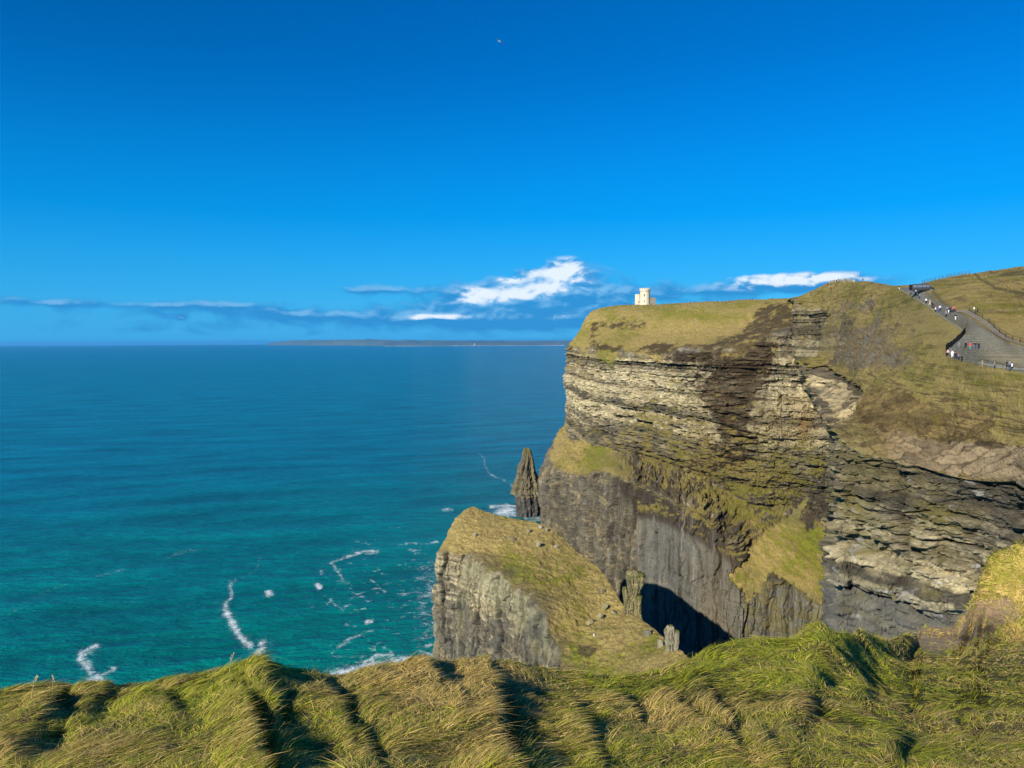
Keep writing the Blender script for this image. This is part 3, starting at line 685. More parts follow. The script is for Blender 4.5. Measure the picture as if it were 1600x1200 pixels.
boulder(870, 852, 10, 6, 6, 'flat pale slab near the right edge of the upper spur', (.3,.27,.19))
boulder(845, 822, 9, 7, 7, 'light block at the left of the rubble on the spur crest', (.36,.33,.24))
boulder(854, 826, 8, 8, 8, 'light block at the right of the rubble on the spur crest', (.33,.31,.22))
boulder(800, 841, 14, 6, 9, 'long low rock lying in turf left of the tilted pale slab', (.24,.2,.11))
boulder(826, 828, 10, 6, 10, 'low brownish rock below the crest rubble of the spur', (.25,.21,.12))
boulder(922, 968, 16, 12, 11, 'left broken rock of the outcrop on the lower spur', (.27,.24,.13))
boulder(937, 961, 14, 12, 12, 'right broken rock of the outcrop on the lower spur', (.25,.22,.12))
boulder(945, 945, 18, 10, 13, 'flat topped rock left of the foot of the tall pillar', (.27,.25,.12))
boulder(960, 955, 14, 10, 14, 'rock slab against the left foot of the tall pillar', (.24,.22,.11))
boulder(928, 991, 4, 6, 15, 'tiny white stone in the turf below the broken outcrop', (.55,.53,.45))
boulder(941, 920, 12, 12, 16, 'dark rock on the brink where the spur meets the shadow', (.2,.18,.1))

# ------------------------------------------------------------------ sea
sx = np.arange(-900, 2500, 3.0)
ypx = 1155*np.tan(np.linspace(math.atan((1500-533)/F), 0.0030, 520))
Yr = EYE*F/ypx
Yr = np.append(Yr, 60000.0) if Yr[-1] < 60000 else Yr
Yr = Yr[::-1]
YY, SX = np.meshgrid(Yr, sx, indexing='ij')
PT = np.stack([(SX-800)/F*YY, YY, np.zeros_like(YY)], -1)
px, py = PROJ(PT)
x, y = PT[..., 0], PT[..., 1]
foam = np.zeros(px.shape)
wx = px+5*fbm(x/14, y/14, 0, 300, 4, .6)*np.clip((py-600)/300, .15, 1); wy = py+6*fbm(x/14, y/14, 3, 301, 4, .6)*np.clip((py-600)/300, .15, 1)
def fline(pts, w_, st=1.0):
    global foam
    foam = np.maximum(foam, np.maximum(lineband(wx, wy, pts, w_*1.15)*st, lineband(wx, wy, pts, w_*2.6)*st*.42))
fline([(149,1010),(128,1022),(127,1030),(139,1046),(146,1062),(160,1085)], 7, .95); fline([(132,1030),(142,1050),(150,1078)], 10, .8); fline([(176,1046),(160,1058),(152,1075)], 6, .8)
fline([(409,870),(396,893),(360,913)], 2, .5); fline([(360,913),(361,934),(350,951)], 3.5, .9); fline([(351,951),(363,975),(383,1004),(390,1010)], 6.5, 1.1); fline([(410,1010),(402,1040)], 9, 1)
for bx, by, bw, bh in [(420,927,11,4.5),(497,916,7,5.5),(575,969,10,3.5),(150,1065,18,14),(790,799,22,8)]:
    foam = np.maximum(foam, 1.15*np.exp(-(((wx-bx)/bw)**2+((wy-by)/bh)**2)**1.5))
fline([(591,859),(560,864),(538,869),(516,882)], 2.2, .9); fline([(516,882),(530,899),(534,908)], 3.0, .8); fline([(501,894),(504,896)], 3, .8)
fline([(516,934),(530,948),(534,955),(550,943)], 2.4, .85); fline([(518,1022),(530,1007),(545,998),(580,985)], 2.8, .85); fline([(596,978),(606,984)],2,.6)
fline([(514,1056),(551,1046),(612,1036),(640,1034)], 9, 1.1); fline([(560,1040),(590,1026),(612,1024)], 5, .9); fline([(600,1030),(612,1018),(600,1012)], 2.5, .7)
fline([(577,905),(586,914),(599,924)], 1.8, .8); fline([(599,915),(612,908)], 1.8, .7); fline([(620,928),(650,926),(682,925)], 1.8, .8); fline([(575,938),(592,924)], 1.6, .6)
fline([(600,946),(622,952),(640,940)], 1.6, .6); fline([(622,853),(640,850),(660,852),(685,847)], 1.8, .8); fline([(640,858),(655,864)], 1.8, .7); fline([(662,930),(680,940)], 2, .7)
fline([(668,1010),(684,1000),(690,1020)], 3, .8); fline([(670,960),(690,950)], 2, .6); fline([(655,1020),(676,1024),(688,1030)], 3.0, .8)
fline([(20,953),(60,930),(109,910)], 1.6, .4); fline([(150,900),(166,897),(195,889)], 2, .6); fline([(222,884),(234,880)], 1.2, .5); fline([(250,875),(265,868),(324,857)], 1.7, .5)
fline([(749,708),(757,716),(756,726),(766,742),(785,749),(802,762)], 1.5, .75); fline([(690,797),(708,797)], 2.0, .9); fline([(512,772),(512,785),(520,792)],1.2,.35)
fline([(766,793),(792,790),(812,792)], 3, 1.1); fline([(783,808),(812,806)], 2.5, 1.1); fline([(508,740),(530,744)],1,.3); fline([(248,1030),(252,1040)],1.2,.5)
fline([(820,812),(860,812)], 4, .8)
near = blob(px, py, 600, 930, 170, 150); patch = sst(fbm(x/11, y/11, 0, 302, 4, .6, ridged=True), .50, .78)*sst(near+.25*fbm(x/50,y/50,0,303,2), .35, .8)
foam = np.maximum(foam, patch*.72)
base_ = np.exp(-((px-672)/34)**2)*sst(py, 850, 900)+1.2*blob(px, py, 580, 1045, 60, 22)
foam = np.maximum(foam, base_*(.35+.45*fbm(x/7, y/7, 0, 306, 4, .6, ridged=True)))
col = np.zeros(px.shape+(4,)); col[..., 0] = foam
col[..., 3] = 1
# slow colour drift of the real water body: greener over the shallow shelf near the cliffs
shal = np.clip(1-(np.hypot(x+40, y-180)-60)/900, 0, 1)
col[..., 1] = np.clip(shal+.12*fbm(x/120, y/260, 0, 305, 3), 0, 1)
m = bpy.data.materials.new('sea_water'); m.use_nodes = True; t = NT(m.node_tree); t.n.clear()
outp = t.node('ShaderNodeOutputMaterial')
a = t.node('ShaderNodeAttribute', attribute_name='Col'); ar, ag, ab = t.sep(a.outputs['Color'])
co = t.node('ShaderNodeTexCoord').outputs['Object']
rot = t.node('ShaderNodeVectorRotate', rotation_type='Z_AXIS'); t.put(rot.inputs['Vector'], co); rot.inputs['Angle'].default_value = R(-16)
rv = rot.outputs[0]
w1 = t.noise(t.vm('MULTIPLY', rv, (0.05, 0.12, 0)), 1.0, 4, .6)
w2 = t.noise(t.vm('MULTIPLY', rv, (0.32, 0.6, 0)), 1.0, 4, .62)
w3 = t.noise(t.vm('MULTIPLY', rv, (0.006, 0.022, 0)), 1.0, 4, .55)
w4 = t.noise(t.vm('MULTIPLY', rv, (0.0011, 0.0016, 0)), 1.0, 3, .5)
bl = t.mix(ag, (0.0001, 0.108, 0.155), (0.0001, 0.148, 0.100))
bl = t.mix(t.m('MULTIPLY', t.ss(w4, .35, .65), .35), bl, (0.0001, 0.092, 0.112))
bl = t.vm('SCALE', bl, t.m('ADD', -.85, t.m('ADD', t.m('MULTIPLY', w3, 2.05), t.m('ADD', t.m('MULTIPLY', w2, .7), t.m('MULTIPLY', w1, 1.0)))))
fn = t.noise(t.vm('MULTIPLY', co, (1, 1, 0)), .9, 6, .8)
fn2 = t.noise(t.vm('MULTIPLY', co, (1, 1, 0)), .16, 4, .6, dist=1.2)
fm = t.ss(t.m('ADD', ar, t.m('MULTIPLY', t.m('SUBTRACT', t.m('ADD', t.m('MULTIPLY', fn, .6), t.m('MULTIPLY', fn2, .4)), .5), 4.6)), .45, 1.7)
fm = t.m('MULTIPLY', fm, t.m('MULTIPLY', t.ss(ar, .08, .38), .98))
bp = t.node('ShaderNodeBump'); bp.inputs['Strength'].default_value = 1.0; bp.inputs['Distance'].default_value = 1.0
t.l.new(t.m('ADD', t.m('MULTIPLY', w1, 6.0), t.m('ADD', t.m('MULTIPLY', w2, 1.3), t.m('MULTIPLY', w3, 14.0))), bp.inputs['Height'])
pb = t.node('ShaderNodeBsdfPrincipled'); t.l.new(bl, pb.inputs['Base Color']); pb.inputs['Roughness'].default_value = .22
pb.inputs['IOR'].default_value = 1.33; pb.inputs['Specular IOR Level'].default_value = .25
t.l.new(bp.outputs[0], pb.inputs['Normal'])
fb = t.node('ShaderNodeBsdfPrincipled'); fb.inputs['Base Color'].default_value = (.9,.93,.93,1); fb.inputs['Roughness'].default_value = .9
mx = t.node('ShaderNodeMixShader'); t.l.new(fm, mx.inputs[0]); t.l.new(pb.outputs[0], mx.inputs[1]); t.l.new(fb.outputs[0], mx.inputs[2])
t.l.new(mx.outputs[0], outp.inputs['Surface'])
sea = tag(grid_mesh('sea', PT, col, m, smooth=True), kind='structure')

# ------------------------------------------------------------------ foreground hillside the photograph is taken from
FGC = {
 -350: [(1120,5.2),(1200,4.0),(1500,1.9)], 0: [(1084,6.0),(1200,3.4),(1500,1.75)], 100: [(1079,6.2),(1200,3.3),(1500,1.75)],
 200: [(1072,6.3),(1200,3.2),(1500,1.75)], 300: [(1060,6.4),(1200,3.1),(1500,1.7)], 360: [(1046,6.2),(1200,3.0),(1500,1.7)], 405: [(1037,6.0),(1200,3.0),(1500,1.7)],
 450: [(1044,6.1),(1200,3.0),(1500,1.7)], 520: [(1057,6.2),(1200,3.0),(1500,1.7)], 600: [(1043,6.4),(1200,3.0),(1500,1.7)], 660: [(1036,6.6),(1200,3.0),(1500,1.7)], 720: [(1042,6.8),(1200,3.0),(1500,1.7)],
 800: [(1040,7.0),(1200,3.0),(1500,1.7)], 880: [(1050,7.1),(1200,3.0),(1500,1.7)], 970: [(1052,7.4),(1200,3.0),(1500,1.7)], 1040: [(1042,8.0),(1200,3.0),(1500,1.7)],
 1110: [(1010,8.6),(1200,3.0),(1500,1.7)], 1180: [(992,9.2),(1200,3.0),(1500,1.7)], 1235: [(991,9.2),(1200,3.0),(1500,1.7)], 1272: [(974,8.9),(1100,4.9),(1200,3.0),(1500,1.7)], 1310: [(981,9.2),(1060,6.6),(1200,3.0),(1500,1.7)],
 1340: [(990,10.9),(1030,8.4),(1060,7.1),(1200,3.05),(1500,1.7)], 1370: [(1002,13.5),(1025,10.7),(1050,9),(1080,7.3),(1200,3.1),(1500,1.7)],}
RGT = [(848,27.5),(900,26.4),(950,25.2),(980,24.4),(1005,23),(1025,16),(1045,11.5),(1080,8),(1120,6),(1200,3.5),(1500,1.8)]
for k_, top_ in ((1418,1013),(1434,985),(1442,974),(1480,978),(1518,934),(1535,888),(1548,860),(1600,847),(1720,832),(1960,810)):
    a_ = np.array(RGT, float); ytop = 1/np.interp(top_, a_[:, 0], 1/a_[:, 1]); FGC[k_] = [(top_, ytop)]+[t_ for t_ in RGT if t_[0] > top_+4]
ks = sorted(FGC); NRr = 14
Cg = []
for k in ks:
    pts = np.array(FGC[k], float); top = pts[0, 0]
    q = top+(1500-top)*np.linspace(0, 1, NRr)**1.25
    Yq = 1/np.interp(q, pts[:, 0], 1/pts[:, 1])
    cpt = P(np.full(NRr, float(k)), q, Yq)
    n0 = cpt[0]; dirv = np.array([n0[0], n0[1], 0])/np.hypot(n0[0], n0[1]); Yc = pts[0, 1]
    b1 = n0+dirv*(.35+Yc*.02)+[0, 0, -.35-.06*Yc]; b2 = n0+dirv*(1.2+Yc*.06)+[0, 0, -2.5-.25*Yc]; b3 = n0+dirv*(5+.1*Yc)+[0, 0, -26]
    b4 = n0+dirv*(9+.1*Yc)+[0, 0, -(n0[2]+4)*.6]; b5 = n0+dirv*12; b5[2] = -4
    Cg.append(np.concatenate([np.stack([b5, b4, b3, b2, b1]), cpt, [cpt[-1]*[1, 0, 1]+[0, -6, .6]]]))
CG = np.stack(Cg, 1)
kx = np.array(ks, float); wcg = np.diff(kx)
wrg = np.array([10, 14, 20, 14, 10]+[60*(1.0)]*(NRr-1)+[20.])
PG, rG, cG = loft(CG, 760, 1500, wr=wrg, wc=wcg)
px, py = PROJ(PG); x, y, z = PG[..., 0], PG[..., 1], PG[..., 2]
NG = gnormals(PG); rr = np.broadcast_to(rG[:, None], x.shape)
front = sst(rr, 4.2, 5.2)
Yd = np.maximum(y, 1.0)
nearf = 1-sst(Yd, 11, 18)
# tussocks and wind-folded hummocks (metres)
rgx = .75*x+.35*y; rgy = -.35*x+.9*y
h = fbm(rgx/.7, rgy/1.1, 0, 400, 3, .5)*.055 + fbm(x/.28, y/.3, 0, 401, 3, .5)*.04
h = h + (fbm(x/2.4, y/2.8, 0, 402, 2))*.08
far_h = fbm(x/5, y/5, 0, 403, 5, .55)*.5*sst(Yd, 9, 26)*(1-.75*np.clip(blob(px,py,1500,990,80,45)+blob(px,py,1560,950,60,35), 0, 1))
def ridge(pts, a, wl, wr_):
    """fold of turf: gentle on the sunny left, steep with a hollow on the right"""
    best = np.full(px.shape, 1e9); sg = np.zeros(px.shape); en = np.zeros(px.shape)
    for (x0, y0), (x1, y1) in zip(pts[:-1], pts[1:]):
        dx, dy = x1-x0, y1-y0; L = math.hypot(dx, dy); t = np.clip(((px-x0)*dx+(py-y0)*dy)/(L*L), 0, 1)
        ex, ey = px-x0-t*dx, py-y0-t*dy; d = np.hypot(ex, ey); sd_ = (ey*dx-ex*dy)/L
        u = d < best; best = np.where(u, d, best); sg = np.where(u, np.sign(-sd_ if dy < 0 else -sd_), sg)
    s_ = sg*best     # positive to the right of a line drawn downwards
    wv = 5*fbm(px/30, py/30, 0, 410, 3)
    s_ = s_+wv
    out = np.where(s_ < 0, np.exp(-(s_/wl)**2), np.exp(-(s_/wr_)**2)) - .9*np.exp(-((s_-wr_*2.4)/(wr_*1.4))**2)*sst(py, 1062, 1100)
    far_end = np.exp(-np.maximum(best-60, 0)/20.)
    return a*out*far_end
FOLDS = [
 ([(403,1038),(410,1065),(425,1100)], .15, 26, 9), ([(768,1070),(775,1100),(768,1140),(778,1185),(790,1215)], .30, 60, 9),
 ([(385,1120),(392,1160),(405,1205)], .24, 50, 9), ([(1036,1075),(1050,1100),(1090,1130),(1128,1158)], .20, 30, 8),
 ([(150,1092),(128,1112),(105,1126)], .07, 45, 12), ([(225,1100),(255,1112)], .12, 30, 9), ([(60,1122),(30,1150),(5,1165)], .13, 50, 16),
 ([(1330,1035),(1352,1062),(1395,1095)], .22, 40, 7), ([(1235,1062),(1262,1098)], .14, 30, 6), ([(1272,968),(1288,992),(1300,1010)], .10, 24, 8),
 ([(655,1032),(668,1050)], .2, 30, 8), ([(565,1150),(580,1190)], .12, 40, 8), ([(1120,1095),(1140,1125)], .12, 30, 7), ([(1385,1155),(1394,1175)], .16, 24, 7),
 ([(512,1090),(530,1120)], .14, 40, 8), ([(905,1130),(925,1175)], .12, 40, 8), ([(1480,1120),(1500,1150)], .14, 30, 8),([(1190,1150),(1210,1195)],.13,30,7),
 ([(690,1070),(705,1085)], .16, 30, 8), ([(1090,1050),(1105,1080)], .12, 26, 6), ([(960,1080),(985,1105)], .12, 40, 8),
]
fold = np.zeros(px.shape)
for a_ in FOLDS: fold = fold+ridge(*a_)
fold *= nearf*.36*(.45+.55*sst(py, 1050, 1110))
scale = np.clip(Yd/4.5, .6, 2.2)
hh = (h*np.clip(Yd/5, .7, 1.4)+fold*scale)*nearf + far_h
hh = hh*front*sst(py, 0, 1)*(1-sst(Yd*-1, -2.2, -1.4))
PG2 = PG.copy(); PG2[..., 2] += hh
NG2 = gnormals(PG2)
gn = fbm(x/.9, y/1.2, 0, 420, 4, .55); gn2 = fbm(x/.25, y/.3, 0, 421, 3, .6)
col = lerpc(np.broadcast_to(C3(.17,.135,.045), x.shape+(3,)), C3(.09,.11,.016), sst(gn, -.3, .3))
col = col*(.75+.3*gn2[..., None])
farm = sst(Yd, 9, 20)
wfar = fbm(x/2.2, y/2.2, 0, 422, 5, .62)
fgc = lerpc(np.broadcast_to(C3(.235,.18,.065), x.shape+(3,)), C3(.105,.115,.025), sst(wfar+.35*fbm(x/9,y/9,0,423,3), -.2, .45))
clay = sst(1.15*blob(px,py,1500,985,62,34,-12)+.9*blob(px,py,1450,1000,30,24)+.9*blob(px,py,1555,950,50,26)+wfar*.4, .45, .8)
clayc = lerpc(np.broadcast_to(C3(.44,.32,.19), x.shape+(3,)), C3(.34,.24,.14), sst(fbm(x/3,y/3,0,424,4,.6), -.2, .4))
damp = sst(1.1*blob(px,py,1552,983,20,9)+1.0*blob(px,py,1510,998,26,9,14)+fbm(x/1.5,y/1.5,0,425,4,.6)*.4, .5, .75)
clayc = clayc*(1+.3*fbm(x/.5,y/.5,0,426,4,.65)+.2*fbm(x/4,y/1.2,0,427,3))[..., None]
clayc = lerpc(clayc, C3(.12,.08,.045), damp*.8)
fgc = lerpc(fgc, C3(.13,.085,.045), blob(px,py,1545,915,26,14)*.8)
fgc = lerpc(fgc, C3(.12,.15,.02), np.clip(blob(px,py,1585,862,40,9), 0, 1)*.6)
col = lerpc(col, fgc, farm); col = lerpc(col, clayc, clay*farm)
col = lerpc(col, C3(.10,.08,.05), (1-front)*.7)
fgd = tag(grid_mesh('foreground_slope', PG2, col, M_near), kind='structure')

# grass blades: bases spread evenly over the seen surface, combed by the wind, draped over the folds
def blades(n, seed, rows, keep, lmul=1.0, wmul=1.0):
    g_ = np.random.default_rng(seed)
    r0, r1 = rows
    fr = g_.uniform(r0, r1, n); fc = g_.uniform(0, PG.shape[1]-1.001, n)
    i = fr.astype(int); j = fc.astype(int); a = (fr-i)[:, None]; b = (fc-j)[:, None]
    def S_(A_): return (A_[i, j]*(1-a)*(1-b)+A_[i+1, j]*a*(1-b)+A_[i, j+1]*(1-a)*b+A_[i+1, j+1]*a*b)
    p = S_(PG2); nrm = S_(NG2); nrm /= np.linalg.norm(nrm, axis=1, keepdims=True); qx = S_(px[..., None])[:, 0]; qy = S_(py[..., None])[:, 0]
    cl = S_((clay*farm)[..., None])[:, 0]; fo_ = S_(fold[..., None])[:, 0]
    k = (qx > -120) & (qx < 1720) & (qy < 1330) & (g_.random(n) > cl*.9) & (p[:, 1] > 1.7)
    k &= keep(qx, qy, p, g_)
    p, nrm, qx, qy, fo_ = p[k], nrm[k], qx[k], qy[k], fo_[k]; n = len(p)
    X, Yv = p[:, 0], p[:, 1]
    cf1 = fbm(X/1.5, Yv/1.8, 0, 500, 3); cf2 = fbm(X/.5, Yv/.6, 0, 501, 2)
    ang = R(25)+cf1*2.8+cf2*2.0+g_.normal(0, .7, n)      # wind from the left: strands lie to the right and up the slope
    dirv = np.stack([np.cos(ang), np.sin(ang), np.zeros(n)], 1)
    dirv -= nrm*(dirv*nrm).sum(1, keepdims=True); dirv /= np.linalg.norm(dirv, axis=1, keepdims=True)+1e-6
    L = g_.gamma(9, 1/9., n)*.068*(1+.6*fbm(X/.22, Yv/.22, 0, 503, 2))*lmul*np.clip(.75+Yv/13, 1, 2.8)
    Wd = np.maximum(.0032, .00085*Yv)*wmul*g_.uniform(.7, 1.4, n)
    up = g_.uniform(.25, .72, n)+.2*cf2; lean = g_.uniform(.5, 1.1, n)
    ts = np.array([0, .38, .72, 1.0])
    hgt = ts*1.0-.48*ts**2; fwd = .25*ts+.9*ts**2
    side = np.cross(dirv, nrm); side /= np.linalg.norm(side, axis=1, keepdims=True)+1e-6
    view = p-np.array([0, 0, EYE]); view /= np.linalg.norm(view, axis=1, keepdims=True)
    wob = g_.normal(0, .06, (n, 1))
    pts = p[:, None]+nrm[:, None]*(hgt[None, :, None]*(L*up)[:, None, None]*.75)+dirv[:, None]*(fwd[None, :, None]*(L*lean)[:, None, None])+side[:, None]*((ts**2)[None, :, None]*(wob*L[:, None])[:, None])
    pts[..., 2] -= .01
    rz = g_.uniform(-.7, .7, n); sdv = side*np.cos(rz)[:, None]+nrm*np.sin(rz)[:, None]
    wt = np.array([1, .85, .55, .06])
    off = sdv[:, None]*(wt[None, :, None]*Wd[:, None, None]*.5)
    V = np.stack([pts-off, pts+off], 2).reshape(n, 8, 3)
    base = (np.arange(n)*8)[:, None, None]
    qd = np.array([[0, 1, 3, 2], [2, 3, 5, 4], [4, 5, 7, 6]])[None]
    Q = (base+qd).reshape(-1, 4)
    # colours: living green, olive, bleached straw
    g1 = fbm(X/1.1, Yv/1.3, 0, 510, 4, .6); g2 = fbm(X/.35, Yv/.3, 0, 511, 3)
    strawp = .30+.9*g1+.35*g2+fo_*3.5+.25*sst(qx, 1330, 1560)+.5*np.exp(-((qx-640)/90)**2-((qy-1055)/24)**2)
    strawp -= .35*np.exp(-((qx-1150)/90)**2-((qy-1040)/40)**2)+.25*np.exp(-((qx-330)/160)**2-((qy-1080)/26)**2)
    straw = g_.random(n) < np.clip(strawp, .06, .93)
    gr = lerpc(np.broadcast_to(C3(.20,.28,.008), (n, 3)), C3(.46,.44,.025), g_.random(n))
    sw = lerpc(np.broadcast_to(C3(.64,.48,.16), (n, 3)), C3(.42,.28,.07), g_.random(n)**1.5)
    cb = np.where(straw[:, None], sw, gr)*g_.uniform(.55, 1.35, n)[:, None]
    cc = np.repeat(cb[:, None], 8, 1)*np.repeat(np.array([.75, .9, 1.0, 1.1]), 2)[None, :, None]
    tip = np.where(straw, 0, .35)[:, None, None]*np.repeat(np.array([0, 0, .5, 1.0]), 2)[None, :, None]
    cc = cc*(1-tip)+np.array([.30,.24,.09])*tip
    return V.reshape(-1, 3), Q, cc.reshape(-1, 3)
mg = bpy.data.materials.new('long_grass'); mg.use_nodes = True; t = NT(mg.node_tree)
b = t.n['Principled BSDF']; a = t.node('ShaderNodeAttribute', attribute_name='Col'); t.l.new(a.outputs['Color'], b.inputs['Base Color'])
b.inputs['Roughness'].default_value = .6; b.inputs['Specular IOR Level'].default_value = .25
tr = t.node('ShaderNodeBsdfTranslucent'); t.l.new(a.outputs['Color'], tr.inputs['Color'])
mx = t.node('ShaderNodeMixShader'); mx.inputs[0].default_value = .22
t.l.new(b.outputs[0], mx.inputs[1]); t.l.new(tr.outputs[0], mx.inputs[2]); t.l.new(mx.outputs[0], t.n['Material Output'].inputs['Surface'])
rlo = np.searchsorted(rG, 4.3); rhi = np.searchsorted(rG, NRr+4-.6)
V1, Q1, c1_ = blades(900000, 1, (rlo, rhi), lambda qx, qy, p, g_: np.ones(len(qx), bool))
gr_o = raw_mesh('long_grass', V1, Q1, c1_, mg, True); tag(gr_o, kind='stuff')
# a few tall dry stalks standing above the crest
def stalk(pxx, pyb, pyt, lean, label):
    bvp = hit(bvG, pxx, pyb)
    if bvp is None: return
    hgt = (pyb-pyt)/F*bvp.y; n = 9
    ts = np.linspace(0, 1, n); r_ = .0035*(1-.6*ts)*bvp.y/5
    c = np.stack([lean*ts**2*hgt*.6, 0*ts, ts*hgt], -1)
    V, Q = [], []
    for i in range(n):
        for k in range(5):
            a_ = 2*math.pi*k/5; V.append(c[i]+[r_[i]*math.cos(a_), r_[i]*math.sin(a_), 0])
    for i in range(n-1):
        for k in range(5): Q.append([i*5+k, i*5+(k+1) % 5, (i+1)*5+(k+1) % 5, (i+1)*5+k])
    # seed spikelets along the upper third
    g_ = np.random.default_rng(int(pxx))
    for i in range(12):
        tt = .66+.33*i/12; c0 = np.array([lean*tt**2*hgt*.6, 0, tt*hgt]); a_ = g_.uniform(0, 6.28); e = np.array([math.cos(a_)*.012, math.sin(a_)*.012, .022])*bvp.y/5
        q = len(V); V += [c0, c0+e*.6+[.003, 0, 0], c0+e, c0+e*.6-[.003, 0, 0]]; Q.append([q, q+1, q+2, q+3])
    o = raw_mesh('dry_stalk', np.array(V), np.array(Q), np.tile(C3(.42,.34,.18), (len(V), 1)), mg); o.location = bvp
    tag(o, label, 'grass stalk', 'dry stalks standing above the grass')
bvG = bvh_of(PG2, 3)
stalk(50, 1092, 1056, .5, 'thin bent stalk standing furthest left on the grass crest')
stalk(83, 1094, 1054, .1, 'thin straight stalk on the crest below the left foam streak')
stalk(359, 1052, 1022, .4, 'thin stalk on the crest just left of the highest grass hump')
stalk(822, 1068, 1046, -.6, 'short leaning stalk on the crest in front of the grassy spur')

# ------------------------------------------------------------------ simple materials for built things
def pm(name, c, rough=.7, metal=0, spec=.3, nscale=None, nvar=.25, glass=False):
    m = bpy.data.materials.new(name); m.use_nodes = True; t = NT(m.node_tree); b = t.n['Principled BSDF']
    b.inputs['Roughness'].default_value = rough; b.inputs['Metallic'].default_value = metal; b.inputs['Specular IOR Level'].default_value = spec
    co = t.node('ShaderNodeTexCoord').outputs['Object']; n_ = t.noise(co, nscale or 3.0, 5, .6)
    cc = t.mix(n_, tuple(np.array(c)*(1-nvar)), tuple(np.minimum(1, np.array(c)*(1+nvar)))); t.l.new(cc, b.inputs['Base Color'])
    return m
class MB:
    def __init__(s): s.b = bmesh.new()
    def box(s, c, d, rz=0, bev=0, taper=1, mi=0):
        r = bmesh.ops.create_cube(s.b, size=1); vs = r['verts']
        for v in vs:
            k = taper if v.co.z > 0 else 1
            v.co = Vector((v.co.x*d[0]*k, v.co.y*d[1]*k, v.co.z*d[2]))
        M = Matrix.Translation(c)@Matrix.Rotation(rz, 4, 'Z'); bmesh.ops.transform(s.b, matrix=M, verts=vs)
        if bev: bmesh.ops.bevel(s.b, geom=list({e for v in vs for e in v.link_edges}), offset=bev, segments=2, affect='EDGES')
        return s
    def bar(s, a, b_, r, n=6, r2=None):
        a = Vector(a); b_ = Vector(b_); d = b_-a
        q = bmesh.ops.create_cone(s.b, cap_ends=True, segments=n, radius1=r, radius2=r if r2 is None else r2, depth=d.length)
        M = Matrix.Translation((a+b_)/2)@d.to_track_quat('Z', 'Y').to_matrix().to_4x4(); bmesh.ops.transform(s.b, matrix=M, verts=q['verts']); return s
    def lathe(s, prof, c=(0, 0, 0), n=48, a0=0, a1=2*math.pi, cap=False):
        vs = []; full = abs(a1-a0-2*math.pi) < 1e-6; m = n if full else n+1
        for r, z in prof: vs.append([s.b.verts.new((c[0]+r*math.cos(a0+(a1-a0)*k/n), c[1]+r*math.sin(a0+(a1-a0)*k/n), c[2]+z)) for k in range(m)])
        for i in range(len(prof)-1):
            for k in range(n):
                k2 = (k+1) % m; s.b.faces.new((vs[i][k], vs[i][k2], vs[i+1][k2], vs[i+1][k]))
        return s
    def done(s, name, mat, parent=None, smooth=False):
        bmesh.ops.recalc_face_normals(s.b, faces=s.b.faces)
        me = bpy.data.meshes.new(name); s.b.to_mesh(me); s.b.free()
        for m in (mat if isinstance(mat, list) else [mat]): me.materials.append(m)
        if smooth: me.polygons.foreach_set('use_smooth', [True]*len(me.polygons))
        o = bpy.data.objects.new(name, me); COL.objects.link(o)
        if parent: o.parent = parent
        return o
def empty(name, loc, rz=0):
    o = bpy.data.objects.new(name, None); COL.objects.link(o); o.location = loc; o.rotation_euler = (0, 0, rz); o.empty_display_size = .5; return o

# ------------------------------------------------------------------ the path with its flag steps, and the track beside it
m_path = pm('path_flagstone', (.135,.142,.132), .85, nscale=.8, nvar=.35)
m_track = pm('track_gravel', (.15,.135,.105), .95, nscale=1.5, nvar=.3)
def strip(name, Lp, Rp, n, mth, mat, lift=.12, step=None, colf=None):
    Lp = np.array(Lp, float); Rp = np.array(Rp, float)
    def res(Q_):
        d = np.concatenate([[0], np.cumsum(np.hypot(*np.diff(Q_, axis=0).T))]); u = np.linspace(0, d[-1], n)
        return np.stack([np.interp(u, d, Q_[:, 0]), np.interp(u, d, Q_[:, 1])], 1)
    a, b_ = res(Lp), res(Rp); g_ = a[:, None]*(1-np.linspace(0, 1, mth)[None, :, None])+b_[:, None]*np.linspace(0, 1, mth)[None, :, None]
    out = np.zeros((n, mth, 3)); last = None
    for i in range(n):
        for j in range(mth):
            h = hit(bvB, g_[i, j, 0], g_[i, j, 1])
            if h is None: h = last if last is not None else Vector((0, 0, 0))
            last = h; out[i, j] = h
    if step:
        z_ = out[..., 2]; f = z_/step-np.floor(z_/step); out[..., 2] = (np.floor(z_/step)+sst(f, .72, .98))*step
    out[..., 2] += lift
    return out, g_
# flagged path down from the road to the broad steps
L_ = [(1403,450.5),(1409,452),(1430,465),(1452,479),(1460,487),(1481,500.5),(1497,510),(1507,520),(1500,528),(1488,540),(1478,546),(1478,556),(1505,566),(1535,572),(1600,584),(1700,604)]
R_ = [(1424,450),(1450,456),(1456,462),(1463,470),(1482,480),(1493,487.5),(1506,494),(1520,501),(1533,511),(1550,522),(1560,529),(1572,535),(1585,539),(1600,543),(1640,550),(1720,566)]
o_, g_ = strip('path', L_, R_, 260, 90, m_path, .22, .42)
v_ = fbm(o_[..., 0]/.8, o_[..., 1]/.8, o_[..., 2]/.4, 600, 4, .6)
cpth = np.broadcast_to(C3(.165,.172,.158), o_.shape)*(1+.3*v_[..., None])
fz = (o_[..., 2]-.22)/.42; fz = fz-np.floor(fz)
cpth = lerpc(cpth, C3(.085,.085,.075), sst(fz, .15, .4)*(1-sst(fz, .7, .95))*sst(g_[..., 1], 495, 505)*.8)
bench = sst(g_[..., 0], 1512, 1522)*sst(g_[..., 1]-(g_[..., 0]-1520)*.03, 552, 555)
